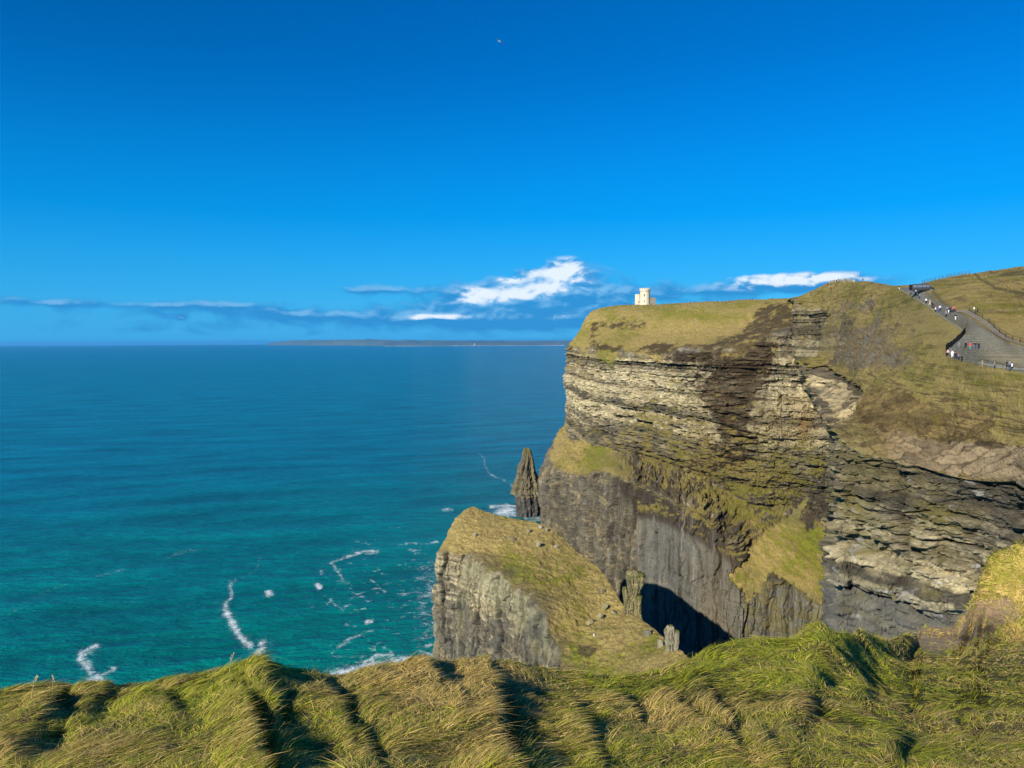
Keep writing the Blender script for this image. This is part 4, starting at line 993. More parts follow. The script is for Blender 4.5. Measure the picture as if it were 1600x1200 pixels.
stripes = (np.sin((g_[..., 1]-(g_[..., 0]-1520)*.02-554)/5.2*2*np.pi) > .1)
cpth = lerpc(cpth, C3(.20,.18,.13), bench*stripes*.8)
cpth = lerpc(cpth, C3(.15,.125,.075), (1-sst(g_[..., 1], 466, 480))*sst(g_[..., 0]-1430-(g_[..., 1]-455)*1.5, 0, 10)*.6)
pth = tag(grid_mesh('path', o_, cpth, M_near), kind='structure')
o_, g_ = strip('track', [(1493,488),(1506,489.5),(1530,503),(1551,520),(1572,532.5),(1600,541),(1650,553)], [(1497,484.5),(1514,485.5),(1530,495),(1552,510),(1570,524),(1584,532),(1600,538.5),(1650,549)][::1], 120, 14, m_track, .16)
cpth = np.broadcast_to(C3(.20,.175,.13), o_.shape)*(1+.3*fbm(o_[..., 0], o_[..., 1], 0, 601, 3)[..., None])
tag(grid_mesh('track', o_, cpth, M_near), kind='structure')

# ------------------------------------------------------------------ fences, walls and kerbs
m_wood = pm('weathered_post', (.10,.085,.065), .9); m_dark = pm('dark_rail', (.035,.032,.03), .8); m_wire = pm('fence_wire', (.12,.12,.12), .5, .6)
m_slab = pm('shaded_flag_slab', (.010,.010,.011), .95, spec=.05); m_stone = pm('pale_stone', (.30,.28,.22), .9, nscale=1.2)  # flag slabs near black: the wall's shadow is put into their colour
def on_hill(p):
    return hit(bvB, p[0], p[1]) or (hit(bvA, p[0], p[1]))
def sample_line(pts, n):
    Q_ = np.array(pts, float); d = np.concatenate([[0], np.cumsum(np.hypot(*np.diff(Q_, axis=0).T))]); u = np.linspace(0, d[-1], n)
    return list(zip(np.interp(u, d, Q_[:, 0]), np.interp(u, d, Q_[:, 1])))
def fence(name, posts, h, label, mat, rr_=.07, rails=(.95, .5), rail_r=.04, kind='fence', wire=None):
    w0 = [on_hill(p) for p in posts]; w0 = [q for q in w0 if q is not None]
    o = empty(name, w0[0]); base = w0[0]
    for q in w0: MB().box(q-base+Vector((0, 0, h/2-.1)), (rr_*2, rr_*2, h+.2), taper=.85, bev=rr_*.2).done('post', mat, o)
    for f in rails:
        m_ = MB()
        for a_, b_ in zip(w0[:-1], w0[1:]): m_.bar(a_-base+Vector((0, 0, h*f)), b_-base+Vector((0, 0, h*f)), rail_r, 5)
        m_.done('wire' if wire else 'rail', wire or mat, o)
    tag(o, label, 'fence'); return o
fx = [1441,1444.5,1449.8,1455.5,1460.8,1467,1472.7,1478.3,1481.6,1486.4,1491.7,1497.5,1503,1508.5,1515]
def skyline(bv, x_, y0=405, y1=520):
    for yy in np.arange(y0, y1, .25):
        h = hit(bv, x_, yy)
        if h is not None: return yy, h
    return None, None
fence('hilltop_fence', [(x_, skyline(bvB, x_)[0]+.3) for x_ in fx], 1.25, 'long post and wire fence running up the skyline of the right hill', m_wood, .09, (.95, .62, .3), .02, wire=m_wire)
fence('track_fence', sample_line([(1514,487),(1530,496),(1545,504.5),(1553,513),(1564,523),(1576,531),(1590,535),(1606,539),(1640,546)], 13), 1.25, 'dark two rail timber fence curving along the gravel track', m_dark, .075, (.95, .5), .05)
fence('field_fence', sample_line([(1530,490.5),(1561,489.5),(1577,489),(1594,488),(1640,487)], 7), 1.2, 'thin wire fence crossing the straw coloured field above the track', m_wood, .06, (.95, .55), .025, wire=m_wire)
fence('step_handrail', sample_line([(1530,566.5),(1542,569.5),(1558,573),(1572,576),(1588,578.5),(1605,581)], 7), 1.0, 'thin handrail along the bottom of the broad steps', m_wire, .035, (.97,), .035)
def wallrun(name, pts, h, th, mat, label, cat, n=30, pitch=None, jag=0, lean=0):
    w0 = [on_hill(p) for p in sample_line(pts, n)]; w0 = [q for q in w0 if q is not None]; base = w0[0]
    m_ = MB(); g2_ = np.random.default_rng(len(pts)*7+n)
    for a_, b_ in zip(w0[:-1], w0[1:]):
        d = b_-a_; L = math.hypot(d.x, d.y); hh_ = h*(1+jag*g2_.uniform(-1, 1)); c = (a_+b_)/2-base; rz = math.atan2(d.y, d.x)
        m_.box(c+Vector((0, 0, hh_/2-.2)), (L*1.02, th*(1+.2*g2_.uniform(-1, 1)), hh_+.4), rz, bev=.02)
    o = m_.done(name, mat); o.location = base; tag(o, label, cat); return o
wallrun('flagstone_wall', [(1478.5,557),(1478,547),(1488,541),(1494,535.5),(1501,530),(1508,521)], 1.45, .16, m_slab, 'upright flagstone wall coloured shadow-dark, bending round the left side of the steps', 'wall', 26, jag=.1)
wallrun('low_path_wall', [(1404,452),(1418,459),(1430,467),(1452,480.5),(1460,488),(1481,501.5),(1497,511),(1506,520)], .16, .3, pm('flag_edging', (.17,.155,.10), .9), 'low pale flag edging on the cliff side of the upper path', 'wall', 60, jag=.3)
wallrun('stone_kerb', [(1530,566),(1560,572),(1600,577),(1640,582)], .12, .3, pm('kerb_stone', (.20,.19,.16), .9), 'pale stone kerb below the broad steps beside the handrail', 'kerb', 30, jag=.1)
sk = []
for x_ in np.linspace(1296, 1336, 14):
    yy, h = skyline(bvB, x_); sk.append((x_, yy+.6))
wallrun('platform_wall', sk, 1.15, .4, m_stone, 'low stone wall of the viewpoint on top of the rounded brow', 'wall', 22)

# ------------------------------------------------------------------ white tower
yy, tb = skyline(bvA, 1009.5)
m_lime = pm('limewashed_stone', (.56,.49,.36), .9, nscale=.5, nvar=.10); m_grey = pm('grey_masonry', (.20,.185,.15), .9, nscale=.8, nvar=.3); m_void = pm('window_dark', (.02,.02,.022), .5)
sc = tb.y/F
T0 = empty('tower', tb+Vector((0, 6, -1.2)), 0)
def crenel(m_, c, r, z, n, h, th, frac=.58):
    for k in range(n):
        a_ = 2*math.pi*(k+.5)/n; m_.box((c[0]+r*math.cos(a_), c[1]+r*math.sin(a_), z+h/2-.004), (th, 2*math.pi*r/n*frac, h), a_, bev=.03)
Rm = 7.9*sc; Hm = 26.2*sc+1.2
m_ = MB().lathe([(Rm*1.06, 0), (Rm*1.0, 1.6), (Rm*.965, Hm*.83), (Rm*1.0, Hm*.835), (Rm*1.055, Hm*.86), (Rm*1.055, Hm*.94), (Rm*.93, Hm*.94), (Rm*.93, Hm*.9), (0, Hm*.9)], n=64)
crenel(m_, (0, 0), Rm*.99, Hm*.94, 14, Hm*.06, Rm*.13); m_.done('round_keep', m_lime, T0)
m_ = MB().lathe([(Rm*.99, 0), (Rm*1.03, .12), (Rm*1.03, .3), (Rm*.99, .42)], c=(0, 0, Hm*.80), n=64); m_.done('string_course', m_lime, T0)
cx = -10.8*sc; Rt = 4.6*sc; Ht = 17.0*sc+1.2
m_ = MB().lathe([(Rt*1.04, 0), (Rt, 1.5), (Rt*.985, Ht*.94), (Rt*1.04, Ht*.95), (Rt*1.04, Ht), (Rt*.85, Ht), (Rt*.85, Ht*.97), (0, Ht*.97)], c=(cx, 1.0, 0), n=48); m_.done('stair_turret', m_lime, T0)
m_ = MB(); ax = 11.8*sc; aw = 8.6*sc; ah = 10.0*sc+1.2
m_.box((ax, .5, ah/2), (aw, aw*.95, ah))
for k in range(4):
    m_.box((ax-aw/2+aw*(k+.5)/4, .5-aw*.475+.2, ah+.55-.01), (aw/4*.55, .4, 1.1)); m_.box((ax-aw/2+aw*(k+.5)/4, .5+aw*.475-.2, ah+.55-.01), (aw/4*.55, .4, 1.1))
    m_.box((ax+aw/2-.2, .5-aw*.475+aw*.95*(k+.5)/4, ah+.545-.01), (.4, aw*.95/4*.45, 1.09))
an = m_.done('annex', m_grey, T0)
def slot(c, w_, h_, a_, rad, parent=T0, nm='window'):
    x_, y_ = c[0]+rad*math.sin(a_), c[1]-rad*math.cos(a_)
    f = MB().box((x_, y_, c[2]), (w_+.34, .16, h_+.34), a_).done(nm, m_lime, parent)
    MB().box((x_+.09*math.sin(a_), y_-.09*math.cos(a_), c[2]), (w_, .06, h_), a_).done('opening', m_void, f)
va = -.15
slot((0, 0, Hm*.60), .95, 2.0, va-.18, Rm*.975); slot((0, 0, Hm*.27), .75, 1.7, va-.18, Rm*.985); slot((cx, 1.0, Ht*.36), .7, 1.2, .05, Rt*.995)
slot((ax, .5, ah*.45), 1.0, 1.5, 0, aw*.475+.02); slot((ax-aw*.3, .5, ah*.30), .9, 2.4, 0, aw*.475+.02, nm='door')
tag(T0, 'cream round castle tower with battlements on the headland skyline', 'tower')
MB().box((0, -3, .9), (34*sc, 5, .9), 0, bev=.2).done('plinth', m_stone, T0)

# ------------------------------------------------------------------ people
def body_mesh(name, pose):
    J = {}
    if pose == 'stand': hipL, hipR, kL, kR, fL, fR = (-.09,0,.92), (.09,0,.92), (-.10,.0,.5), (.11,.02,.5), (-.11,.02,.08), (.13,.0,.08); eL, hL, eR, hR = (-.26,.02,1.14), (-.26,-.08,.88), (.26,.02,1.14), (.27,-.06,.88)
    elif pose == 'walk': hipL, hipR, kL, kR, fL, fR = (-.09,0,.92), (.09,0,.92), (-.09,-.16,.52), (.10,.06,.5), (-.09,-.24,.10), (.10,.34,.14); eL, hL, eR, hR = (-.25,.14,1.16), (-.24,.10,.92), (.25,-.08,1.14), (.24,-.26,.98)
    else: hipL, hipR, kL, kR, fL, fR = (-.09,0,.92), (.09,0,.92), (-.11,.0,.5), (.10,-.02,.5), (-.13,.03,.08), (.12,-.04,.08); eL, hL, eR, hR = (-.27,-.04,1.14), (-.10,-.28,1.22), (.27,-.04,1.14), (.10,-.28,1.22)
    V = [((0,0,.95),.15), ((0,0,1.12),.135), ((0,0,1.30),.155), ((0,0,1.44),.12), ((0,-.01,1.50),.055), ((0,-.02,1.58),.085), ((0,-.03,1.66),.10), ((0,-.02,1.73),.075)]
    E = [(0,1),(1,2),(2,3),(3,4),(4,5),(5,6),(6,7)]
    def add(p, r, par): V.append((p, r)); E.append((par, len(V)-1)); return len(V)-1
    for s_, e, hd in ((-1, eL, hL), (1, eR, hR)):
        a_ = add((s_*.17, 0, 1.42), .075, 3); b_ = add(e, .055, a_); c = add(hd, .038, b_); d = add(tuple(np.array(hd)+(np.array(hd)-np.array(e))*.3), .034, c)
    for hp, kn, ft in ((hipL, kL, fL), (hipR, kR, fR)):
        a_ = add(hp, .105, 0); b_ = add(kn, .072, a_); c = add(ft, .052, b_); d = add((ft[0], ft[1]-.16, max(ft[2]-.05, .035)), .042, c)
    me = bpy.data.meshes.new(name+'_skeleton'); me.from_pydata([v[0] for v in V], E, [])
    o = bpy.data.objects.new('tmp', me); COL.objects.link(o)
    sk_ = o.modifiers.new('s', 'SKIN'); o.modifiers.new('u', 'SUBSURF').levels = 1
    for i, (p, r) in enumerate(V): me.skin_vertices[0].data[i].radius = (r, r*.82 if i < 4 else r)
    me.skin_vertices[0].data[0].use_root = True
    dg = bpy.context.evaluated_depsgraph_get(); dg.update(); m2 = bpy.data.meshes.new_from_object(o.evaluated_get(dg)); m2.name = name
    bpy.data.objects.remove(o)
    hands = [np.array(hL), np.array(hR)]
    for k in range(4): m2.materials.append(None)
    for f in m2.polygons:
        c = np.array(f.center); mi = 0
        if c[2] > 1.49: mi = 0
        elif c[2] < .12: mi = 3
        elif c[2] < .93 and abs(c[0]) < .215: mi = 2
        else: mi = 1
        if min(np.linalg.norm(c-h_) for h_ in hands) < .085 and abs(c[0]) > .05 and (abs(c[0]) > .2 or pose == 'hold'): mi = 0
        f.material_index = mi; f.use_smooth = True
    return m2
BM = {k: body_mesh('person_'+k, k) for k in ('stand', 'walk', 'hold')}
hb = bmesh.new(); bmesh.ops.create_uvsphere(hb, u_segments=14, v_segments=9, radius=.113)
for v in hb.verts: v.co = Vector((v.co.x*.95, v.co.y*1.02+.0, v.co.z*1.0+1.685)) if v.co.z > -.02 or v.co.y > .02 else Vector((v.co.x*.6, .03, 1.66+v.co.z*.3))
hairm = bpy.data.meshes.new('hair'); hb.to_mesh(hairm); hb.free()
pk = bmesh.new(); bmesh.ops.create_cube(pk, size=1)
for v in pk.verts: v.co = Vector((v.co.x*.30, v.co.y*.17+.22, v.co.z*.44+1.22))
bmesh.ops.bevel(pk, geom=pk.edges[:], offset=.05, segments=2, affect='EDGES'); packm = bpy.data.meshes.new('backpack'); pk.to_mesh(packm); pk.free()
skin = pm('skin', (.50,.32,.22), .6); shoes = pm('shoes', (.05,.045,.04), .7); MC = {}
def cm(c):
    if c not in MC: MC[c] = pm('cloth_%d' % len(MC), c, .85, nscale=8, nvar=.12)
    return MC[c]
BLK = (.012,.012,.015); NAVY = (.015,.022,.06); GRY = (.16,.16,.17); WHT = (.78,.78,.76); RED = (.62,.035,.045); BRN = (.07,.04,.025); BLU = (.05,.09,.35); KHK = (.22,.18,.09); CRM = (.62,.55,.36); PNK = (.55,.35,.38); TEAL = (.05,.25,.28); JEAN = (.06,.09,.17)
def person(loc, rz, jacket, trousers, hair, label, pose='stand', pack=None, h=1.0, group='visitors on the path and steps'):
    o = bpy.data.objects.new('person', BM[pose]); COL.objects.link(o); o.location = loc; o.rotation_euler = (0, 0, rz); o.scale = (h*1.12, h*1.12, h)
    for i, m_ in enumerate((skin, cm(jacket), cm(trousers), shoes)): o.material_slots[i].link = 'OBJECT'; o.material_slots[i].material = m_
    hr = bpy.data.objects.new('hair', hairm); COL.objects.link(hr); hr.parent = o
    if not hairm.materials: hairm.materials.append(None)
    hr.material_slots[0].link = 'OBJECT'; hr.material_slots[0].material = cm(hair)
    tag(o, label, 'person', group)
    if pack:
        b_ = bpy.data.objects.new('backpack', packm); COL.objects.link(b_)
        if not packm.materials: packm.materials.append(None)
        b_.material_slots[0].link = 'OBJECT'; b_.material_slots[0].material = cm(pack)
        b_.location = loc; b_.rotation_euler = (0, 0, rz); b_.scale = o.scale
        tag(b_, label_pack(label), 'backpack')
def label_pack(l): return 'backpack worn by the ' + l.replace('person ', 'person ', 1)
DH = (.02,.014,.01); LH = (.25,.16,.07); GH = (.4,.38,.35)
PEOPLE = [
 (1405,452.5,BLK,WHT,DH,'person in black coat and white trousers alone at the far top of the path','stand'),
 (1423,463,NAVY,BLK,DH,'person in navy coat left of the van on the path edge','hold'),
 (1430,461,BLK,GRY,DH,'person in black with grey trousers just below the rear of the van','stand'),
 (1433.5,467,BLK,JEAN,LH,'fair haired person in black jacket below the van','walk'),
 (1436.8,467,GRY,BLK,DH,'tall person in grey coat beside the others below the van','stand'),
 (1447,474,WHT,BLK,DH,'person in white jacket on the upper path edge','stand'),
 (1451,475,BRN,BLK,DH,'person in brown coat next to the white jacket on the upper path','stand'),
 (1452.8,477.5,CRM,CRM,LH,'person all in cream on the upper path','walk'),
 (1456.5,480.5,BLK,BLK,DH,'person all in black, left of the brown coated pair member on the bend','stand'),
 (1458.8,481.5,BRN,NAVY,DH,'person in brown coat and navy trousers at the path bend','hold'),
 (1458,487,BLK,KHK,DH,'person in black top and khaki trousers at the low flag edging','stand'),
 (1461.5,489,CRM,BLK,LH,'person in cream top and black trousers at the low flag edging','stand'),
 (1466,488.5,BLU,JEAN,DH,'person in blue jacket halfway down the upper path','walk'),
 (1468.6,486,WHT,NAVY,DH,'person in white jacket and navy trousers beside the blue jacket','walk'),
 (1480,488,GRY,BLK,DH,'person in grey jacket at the left of the trio near the track fork','stand'),
 (1482,489.5,BLK,WHT,DH,'person in black jacket and white trousers near the track fork','walk'),
 (1485.2,488.5,NAVY,BLK,DH,'person in navy coat in the middle of the group near the track fork','stand'),
 (1488.5,488,GRY,NAVY,DH,'person in grey top beside the red jacket near the track fork','stand'),
 (1490.5,487.5,(.5,.08,.05),BRN,DH,'person in faded red jacket where the track forks off','walk'),
 (1478,496,GRY,BLK,GH,'grey haired person in grey jacket alone at the left path edge','stand'),
 (1493,500,BLK,WHT,DH,'person in black jacket and white trousers alone in mid path','walk'),
 (1522,488.5,WHT,GRY,DH,'person in white top at the start of the track fence','stand'),
 (1527,488.5,BLK,BLK,DH,'person in black behind the start of the track fence','stand'),
 (1498.5,544,GRY,GRY,DH,'person in grey leaning by the shadow-dark flagstone wall','stand'),
 (1508.5,545,BLK,BLK,LH,'fair haired person all in black left of the red jacket on the steps','stand'),
 (1515.5,546.5,RED,TEAL,DH,'person in bright red jacket and teal trousers in the middle of the steps','stand'),
 (1523.5,545.5,BLK,JEAN,DH,'person in black jacket and jeans right of the red jacket on the steps','walk'),
 (1529,546,BLK,NAVY,DH,'person in black jacket and navy trousers, rightmost of the four on the steps','stand'),
 (1481,556.5,PNK,BLK,DH,'person in pink top in the corner of the shadow-dark wall','stand'),
 (1486,555,GRY,NAVY,DH,'person in grey jacket and navy trousers at the near end of the shadow-dark wall','hold'),
 (1487.8,559,WHT,WHT,LH,'person all in white on the lower left edge of the steps','stand'),
 (1492.3,561,BLK,NAVY,DH,'person in black coat and navy trousers right of the one all in white','stand'),
 (1495.5,562.5,NAVY,BLK,DH,'person in navy coat on the lower left edge of the steps','hold'),
 (1498,563.5,GRY,BLK,DH,'person in grey coat on the lower left edge of the steps','stand'),
 (1502.8,566,BLK,BLK,DH,'tall person all in black at the bottom corner of the steps','stand'),
 (1534.5,574,KHK,KHK,DH,'person in khaki by the left end of the handrail','stand'),
 (1554,576.5,GRY,BLK,DH,'person in dark grey under the middle of the handrail','stand'),
 (1573.5,576,BLK,BLK,DH,'person in black at the left of the trio by the kerb','stand'),
 (1577.5,577,GRY,NAVY,DH,'person in grey in the middle of the trio by the kerb','stand'),
 (1581,580,WHT,BLK,DH,'person in white top at the right of the trio by the kerb','walk'),
]
bvP = bvh_of(np.array([[list(v) for v in r] for r in np.zeros((2, 2, 3))])) if False else None
pv = np.array([v.co[:] for v in pth.data.vertices]); bvPath = BVHTree.FromPolygons(pv.tolist(), [list(p.vertices) for p in pth.data.polygons])
pr_ = random.Random(4)
for i, (x_, y_, j_, t_, h_, lab, pose) in enumerate(PEOPLE):
    q = hit(bvPath, x_, y_) or on_hill((x_, y_))
    if q is None: continue
    person(q-Vector((0, 0, .02)), pr_.uniform(-3.1, 3.1), j_, t_, h_, lab, pose, None, pr_.uniform(.95, 1.06))
# walkers on the skyline, too small to tell apart
tiny = [(978,.5),(983,.5),(986,.5),(989.5,.5),(995.3,.8),(1012,1.3),(1016,1.3),(1035,.5),(1072,.5),(1085,.5),(1105,.5),(1121,.5),(1127,.5),(1140,.5),(1155,.5),(1173,.5),(1176,.5),(1201,.5),(1206,.5)]
ORD = 'first second third fourth fifth sixth seventh eighth ninth tenth eleventh twelfth'.split()
for i, (x_, dy) in enumerate(tiny):
    yy, q = skyline(bvA, x_)
    if q is None: continue
    q = hit(bvA, x_, yy+dy) or q
    left = x_ < 1020
    person(q, pr_.uniform(-3, 3), BLK if i % 3 else NAVY, BLK, DH, ORD[i if left else i-7]+' from the left of the tiny dark skyline figures '+('beside the white tower' if left else 'right of the white tower'), 'stand', None, 1.0, 'figures beside the white tower' if left else 'figures on the skyline right of the white tower')
for x_, lab in [(1311,'dark figure behind the left part of the viewpoint wall'),(1321,'dark figure in the left half of the pair at the middle of the viewpoint wall'),(1324,'dark figure in the right half of the pair at the middle of the viewpoint wall'),(1332,'dark figure near the right end of the viewpoint wall'),(1349,'lone dark figure on the brow right of the viewpoint wall')]:
    yy, q = skyline(bvB, x_); person(q+Vector((0, .6, -.1)), pr_.uniform(-3, 3), BLK, NAVY, DH, lab, 'stand', None, 1.0, 'figures at the viewpoint on the brow')

# ------------------------------------------------------------------ van
q = hit(bvB, 1442, 456.5); vs_ = q.y/F
m_van = pm('black_paint', (.006,.006,.009), .4, 0, .3, nvar=.05); m_glass = pm('tinted_glass', (.10,.12,.15), .06, 0, .9, nvar=.05); m_tyre = pm('tyre_rubber', (.02,.02,.02), .9); m_rim = pm('wheel_rim', (.45,.46,.48), .35, .8); m_lamp = pm('lamp_glass', (.8,.82,.85), .15, 0, .8, nvar=.05); m_red = pm('rear_lamp', (.4,.02,.02), .2)
V0 = empty('van', q+Vector((0, 0, .15)), R(-24))
sideprof = [(-3.35,.42),(-3.4,1.0),(-3.3,2.45),(-3.15,2.62),(1.15,2.66),(1.55,2.50),(2.45,1.52),(3.2,1.22),(3.42,.95),(3.42,.45),(2.9,.34),(-3.1,.34)]
def van_half(yy_, inset=0): return [(x_, yy_*(1-.10*max(0, (z_-1.2)/1.4)), z_) for x_, z_ in sideprof]
b_ = bmesh.new(); La = [b_.verts.new(p) for p in van_half(1.0)]; Lb = [b_.verts.new(p) for p in van_half(-1.0)]
b_.faces.new(La); b_.faces.new(Lb[::-1])
for i in range(len(La)): j = (i+1) % len(La); b_.faces.new((La[i], Lb[i], Lb[j], La[j]))
bmesh.ops.recalc_face_normals(b_, faces=b_.faces); bmesh.ops.bevel(b_, geom=b_.edges[:], offset=.07, segments=2, affect='EDGES')
mm = MB(); mm.b.free(); mm.b = b_; bodyv = mm.done('body', m_van, V0, False)
def quadslab(name, pts, mat, parent, n_, th=.03):
    b_ = bmesh.new(); n_ = Vector(n_).normalized()*th; a_ = [b_.verts.new(Vector(p)+n_) for p in pts]; c_ = [b_.verts.new(Vector(p)-n_) for p in pts]
    b_.faces.new(a_); b_.faces.new(c_[::-1])
    for i in range(len(a_)): j = (i+1) % len(a_); b_.faces.new((a_[i], c_[i], c_[j], a_[j]))
    mm = MB(); mm.b.free(); mm.b = b_; return mm.done(name, mat, parent)
for sgn in (-1, 1):
    for x0, x1 in ((-3.0,-1.75), (-1.6,-.35), (-.2,.95)):
        quadslab('side_window', [(x0, sgn*.985, 1.45), (x1, sgn*.985, 1.45), (x1, sgn*.92, 2.2), (x0, sgn*.92, 2.2)], m_glass, V0, (0, sgn, .1))
    quadslab('front_window', [(1.1, sgn*.985, 1.42), (2.1, sgn*.985, 1.42), (1.45, sgn*.925, 2.15), (1.1, sgn*.92, 2.2)], m_glass, V0, (0, sgn, .1))
    MB().box((1.95, sgn*1.12, 1.55), (.16, .22, .32), bev=.03).done('mirror', m_van, V0)
    MB().box((3.22, sgn*.72, 1.0), (.34, .34, .26), bev=.05).done('headlight', m_lamp, V0)
    MB().box((-3.4, sgn*.86, 1.25), (.08, .18, .6), bev=.02).done('rear_light', m_red, V0)
    for xw in (-2.2, 2.25):
        ty = MB().bar((xw, sgn*.74, .36), (xw, sgn*1.03, .36), .38, 24).done('wheel', m_tyre, V0); MB().bar((xw, sgn*1.0, .36), (xw, sgn*1.05, .36), .22, 16).done('rim', m_rim, ty)
quadslab('windscreen', [(1.66, -.84, 2.40), (1.66, .84, 2.40), (2.40, .92, 1.60), (2.40, -.92, 1.60)], m_glass, V0, (.8, 0, .6), .03)
MB().box((3.42, 0, .78), (.08, 1.1, .3), bev=.02).done('grille', m_tyre, V0)
quadslab('open_rear_door', [(-3.36, -.97, .5), (-4.2, -1.15, .5), (-4.2, -1.1, 2.45), (-3.3, -.9, 2.45)], m_van, V0, (0, 1, 0), .04)
tag(V0, 'black high roofed minibus parked where the path meets the hill', 'van')

# ------------------------------------------------------------------ gull
gb = MB(); gl_ = P(781, 65, 60.0)
for k in range(1):
    prof = [(.0,-.26),(.035,-.22),(.07,-.10),(.08,.0),(.06,.12),(.045,.17),(.05,.21),(.035,.26),(.008,.31),(0,.33)]
    gb.lathe([(r, z_) for r, z_ in prof], n=12)
bmesh.ops.rotate(gb.b, verts=gb.b.verts, cent=(0, 0, 0), matrix=Matrix.Rotation(R(90), 3, 'Y'))
for f in gb.b.faces: f.material_index = 0
def wing(sg):
    st_ = [(0, .10, .0, .05), (.25, .13, .07, .04), (.48, .10, .05, .025), (.68, .05, -.03, .01)]; vsw = []
    for d, c_, z_, th in st_:
        xo = -.05*d*2; vsw.append([gb.b.verts.new((xo+c_, sg*(.04+d), z_)), gb.b.verts.new((xo, sg*(.04+d), z_+th)), gb.b.verts.new((xo-c_, sg*(.04+d), z_)), gb.b.verts.new((xo, sg*(.04+d), z_-th*.4))])
    for i in range(3):
        for k in range(4): f = gb.b.faces.new((vsw[i][k], vsw[i][(k+1) % 4], vsw[i+1][(k+1) % 4], vsw[i+1][k])); f.material_index = 1
    f = gb.b.faces.new(vsw[-1]); f.material_index = 1
wing(1); wing(-1)
v1 = [gb.b.verts.new(p) for p in ((-.2,-.03,.01), (-.2,.03,.01), (-.36,.06,0), (-.36,-.06,0))]; gb.b.faces.new(v1)
gull = gb.done('gull', [pm('white_feathers', (.85,.86,.88), .8), pm('grey_wing_feathers', (.05,.055,.065), .8)])
gull.location = gl_; gull.rotation_euler = (R(38), R(-10), R(60)); gull.scale = (.8, .8, .8)
tag(gull, 'small gull gliding high in the empty blue sky', 'bird')

# ------------------------------------------------------------------ low island on the horizon, its surf, houses and lighthouse
xs = np.linspace(418, 1010, 240)
topy = np.interp(xs, [418, 428, 440, 450, 480, 530, 570, 600, 640, 700, 760, 820, 880, 1010], [537, 535, 533.6, 532.6, 531.6, 531.2, 530.3, 530.6, 531.6, 532.0, 532.3, 532.5, 532.3, 532.3])+.35*fbm(xs/14, xs*0, 0, 700, 3)
sh = np.interp(xs, [418, 480, 600, 1010], [46000, 40000, 30500, 29500])
rows = []
for k, (dy, f) in enumerate([(-400, -.2), (0, 0.0), (500, .25), (1500, .6), (3200, 1.0), (5500, .9), (8000, -.1)]):
    Yk = sh+dy; zt = P(xs, topy, sh+3200)[:, 2]
    zz = np.maximum(zt, 0)*f*(1+.12*fbm(xs/9+k*3, xs*0, 0, 701+k, 3)); rows.append(np.stack([(xs-800)/F*Yk, Yk, zz if f > 0 else zz*0-12*(f < 0)], -1))
Pi = np.stack(rows[::-1]); ci = lerpc(np.broadcast_to(C3(.07,.13,.13), Pi.shape), C3(.11,.15,.13), sst(fbm(Pi[..., 0]/900, Pi[..., 1]/900, 0, 705, 3), -.2, .3))
tag(grid_mesh('island', Pi, ci, M_far, True), kind='structure')
m_white = pm('white_walls', (.8,.8,.78), .8); m_roof = pm('slate_roof', (.12,.12,.13), .8)
def isl(px_, dy):
    Y_ = np.interp(px_, xs, sh)+dy; x_ = (px_-800)/F*Y_; k = np.interp(px_, xs, np.arange(len(xs))); c = int(k)
    return Vector((x_, Y_, float(np.interp(dy, [-400, 0, 500, 1500, 3200], [r[c, 2] for r in rows[:5]]))))
hp = isl(700, 1300); H0 = None
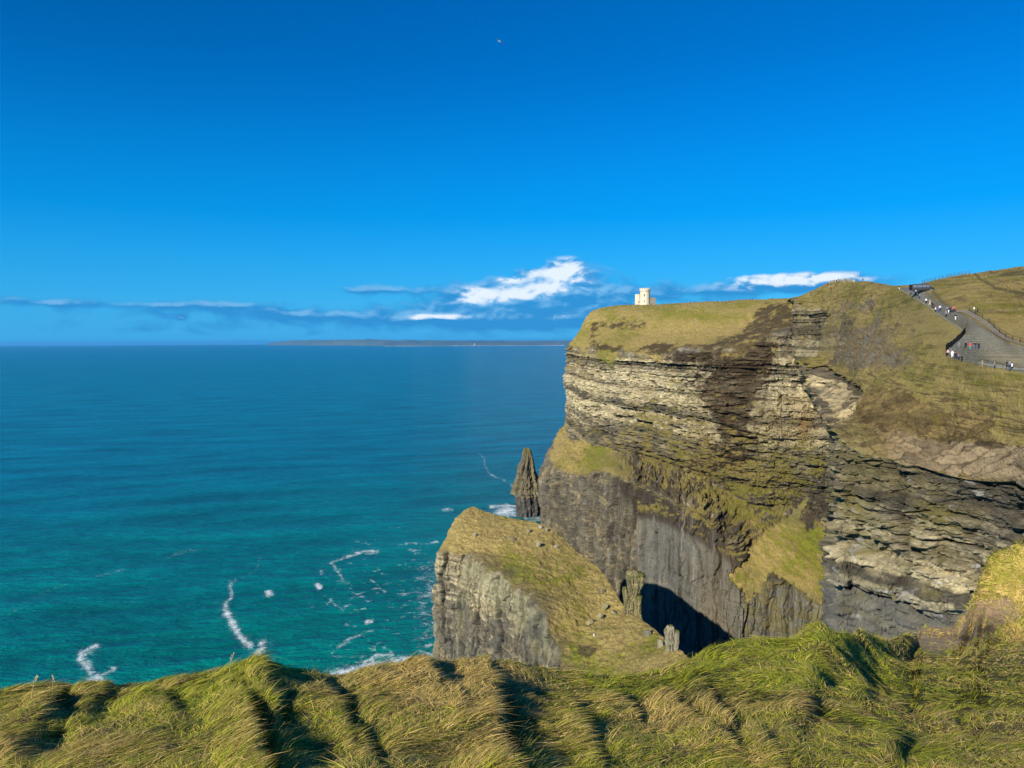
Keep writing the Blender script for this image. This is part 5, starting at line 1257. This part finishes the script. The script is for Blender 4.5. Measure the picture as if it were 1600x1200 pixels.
for i, (px_, dy, lab) in enumerate([(716,1200,'leftmost white house on the low island'),(722,1500,'second white house from the left on the low island'),(868,1400,'white house on the island near the headland, left one of a pair'),(874,1200,'white house on the island near the headland, right one of a pair'),(731,1000,'white house nearest to the island lighthouse')]):
    e = empty('house', isl(px_, dy)); w_ = 26; e.scale = (1, 1, 1)
    MB().box((0, 0, 6), (w_, 14, 14)).done('wall', m_white, e)
    b_ = bmesh.new(); vv = [b_.verts.new(p) for p in ((-14,-8,13.1), (14,-8,13.1), (14,8,13.1), (-14,8,13.1), (-14,0,19), (14,0,19))]
    for f in ((0,1,5,4), (2,3,4,5), (0,4,3), (1,2,5), (0,3,2,1)): b_.faces.new([vv[k] for k in f])
    mm = MB(); mm.b.free(); mm.b = b_; mm.done('roof', m_roof, e); tag(e, lab, 'house', 'houses on the distant island')
e = empty('lighthouse', isl(742, 150)); MB().lathe([(13, 0), (9, 70), (11, 72), (11, 76), (0, 76)], n=20).done('shaft', m_white, e); MB().lathe([(7, 76.2), (7, 88), (8, 89), (0, 96)], n=16).done('lantern', m_rim, e)
tag(e, 'tiny white lighthouse on the shore of the distant island', 'lighthouse')
b_ = bmesh.new(); pvv = None
for x_ in np.linspace(600, 880, 120):
    Y_ = np.interp(x_, xs, sh)-260; wd = 500+900*abs(float(vnoise(x_/5, 0, 0, 720)))*(float(vnoise(x_/19, 0, 0, 721)) > -.25)
    a_ = b_.verts.new(((x_-800)/F*Y_, Y_, 1.5)); c_ = b_.verts.new(((x_-800)/F*(Y_-wd), Y_-wd*1.6, 1.2))
    if pvv: b_.faces.new((pvv[0], pvv[1], c_, a_))
    pvv = (a_, c_)
mm = MB(); mm.b.free(); mm.b = b_; tag(mm.done('surf', pm('surf_foam', (.75,.8,.82), .9)), kind='structure')

# ------------------------------------------------------------------ the air: thin even haze
hz = bpy.data.materials.new('haze_air'); hz.use_nodes = True; t = NT(hz.node_tree); t.n.clear()
o_ = t.node('ShaderNodeOutputMaterial'); pvn = t.node('ShaderNodeVolumePrincipled')
pvn.inputs['Color'].default_value = (.13,.52,1,1); pvn.inputs['Density'].default_value = 1.5e-5; pvn.inputs['Anisotropy'].default_value = .2
t.l.new(pvn.outputs[0], o_.inputs['Volume'])
hb_ = MB().box((0, 33000, 125), (150000, 90000, 270)).done('haze', hz); tag(hb_, kind='stuff')
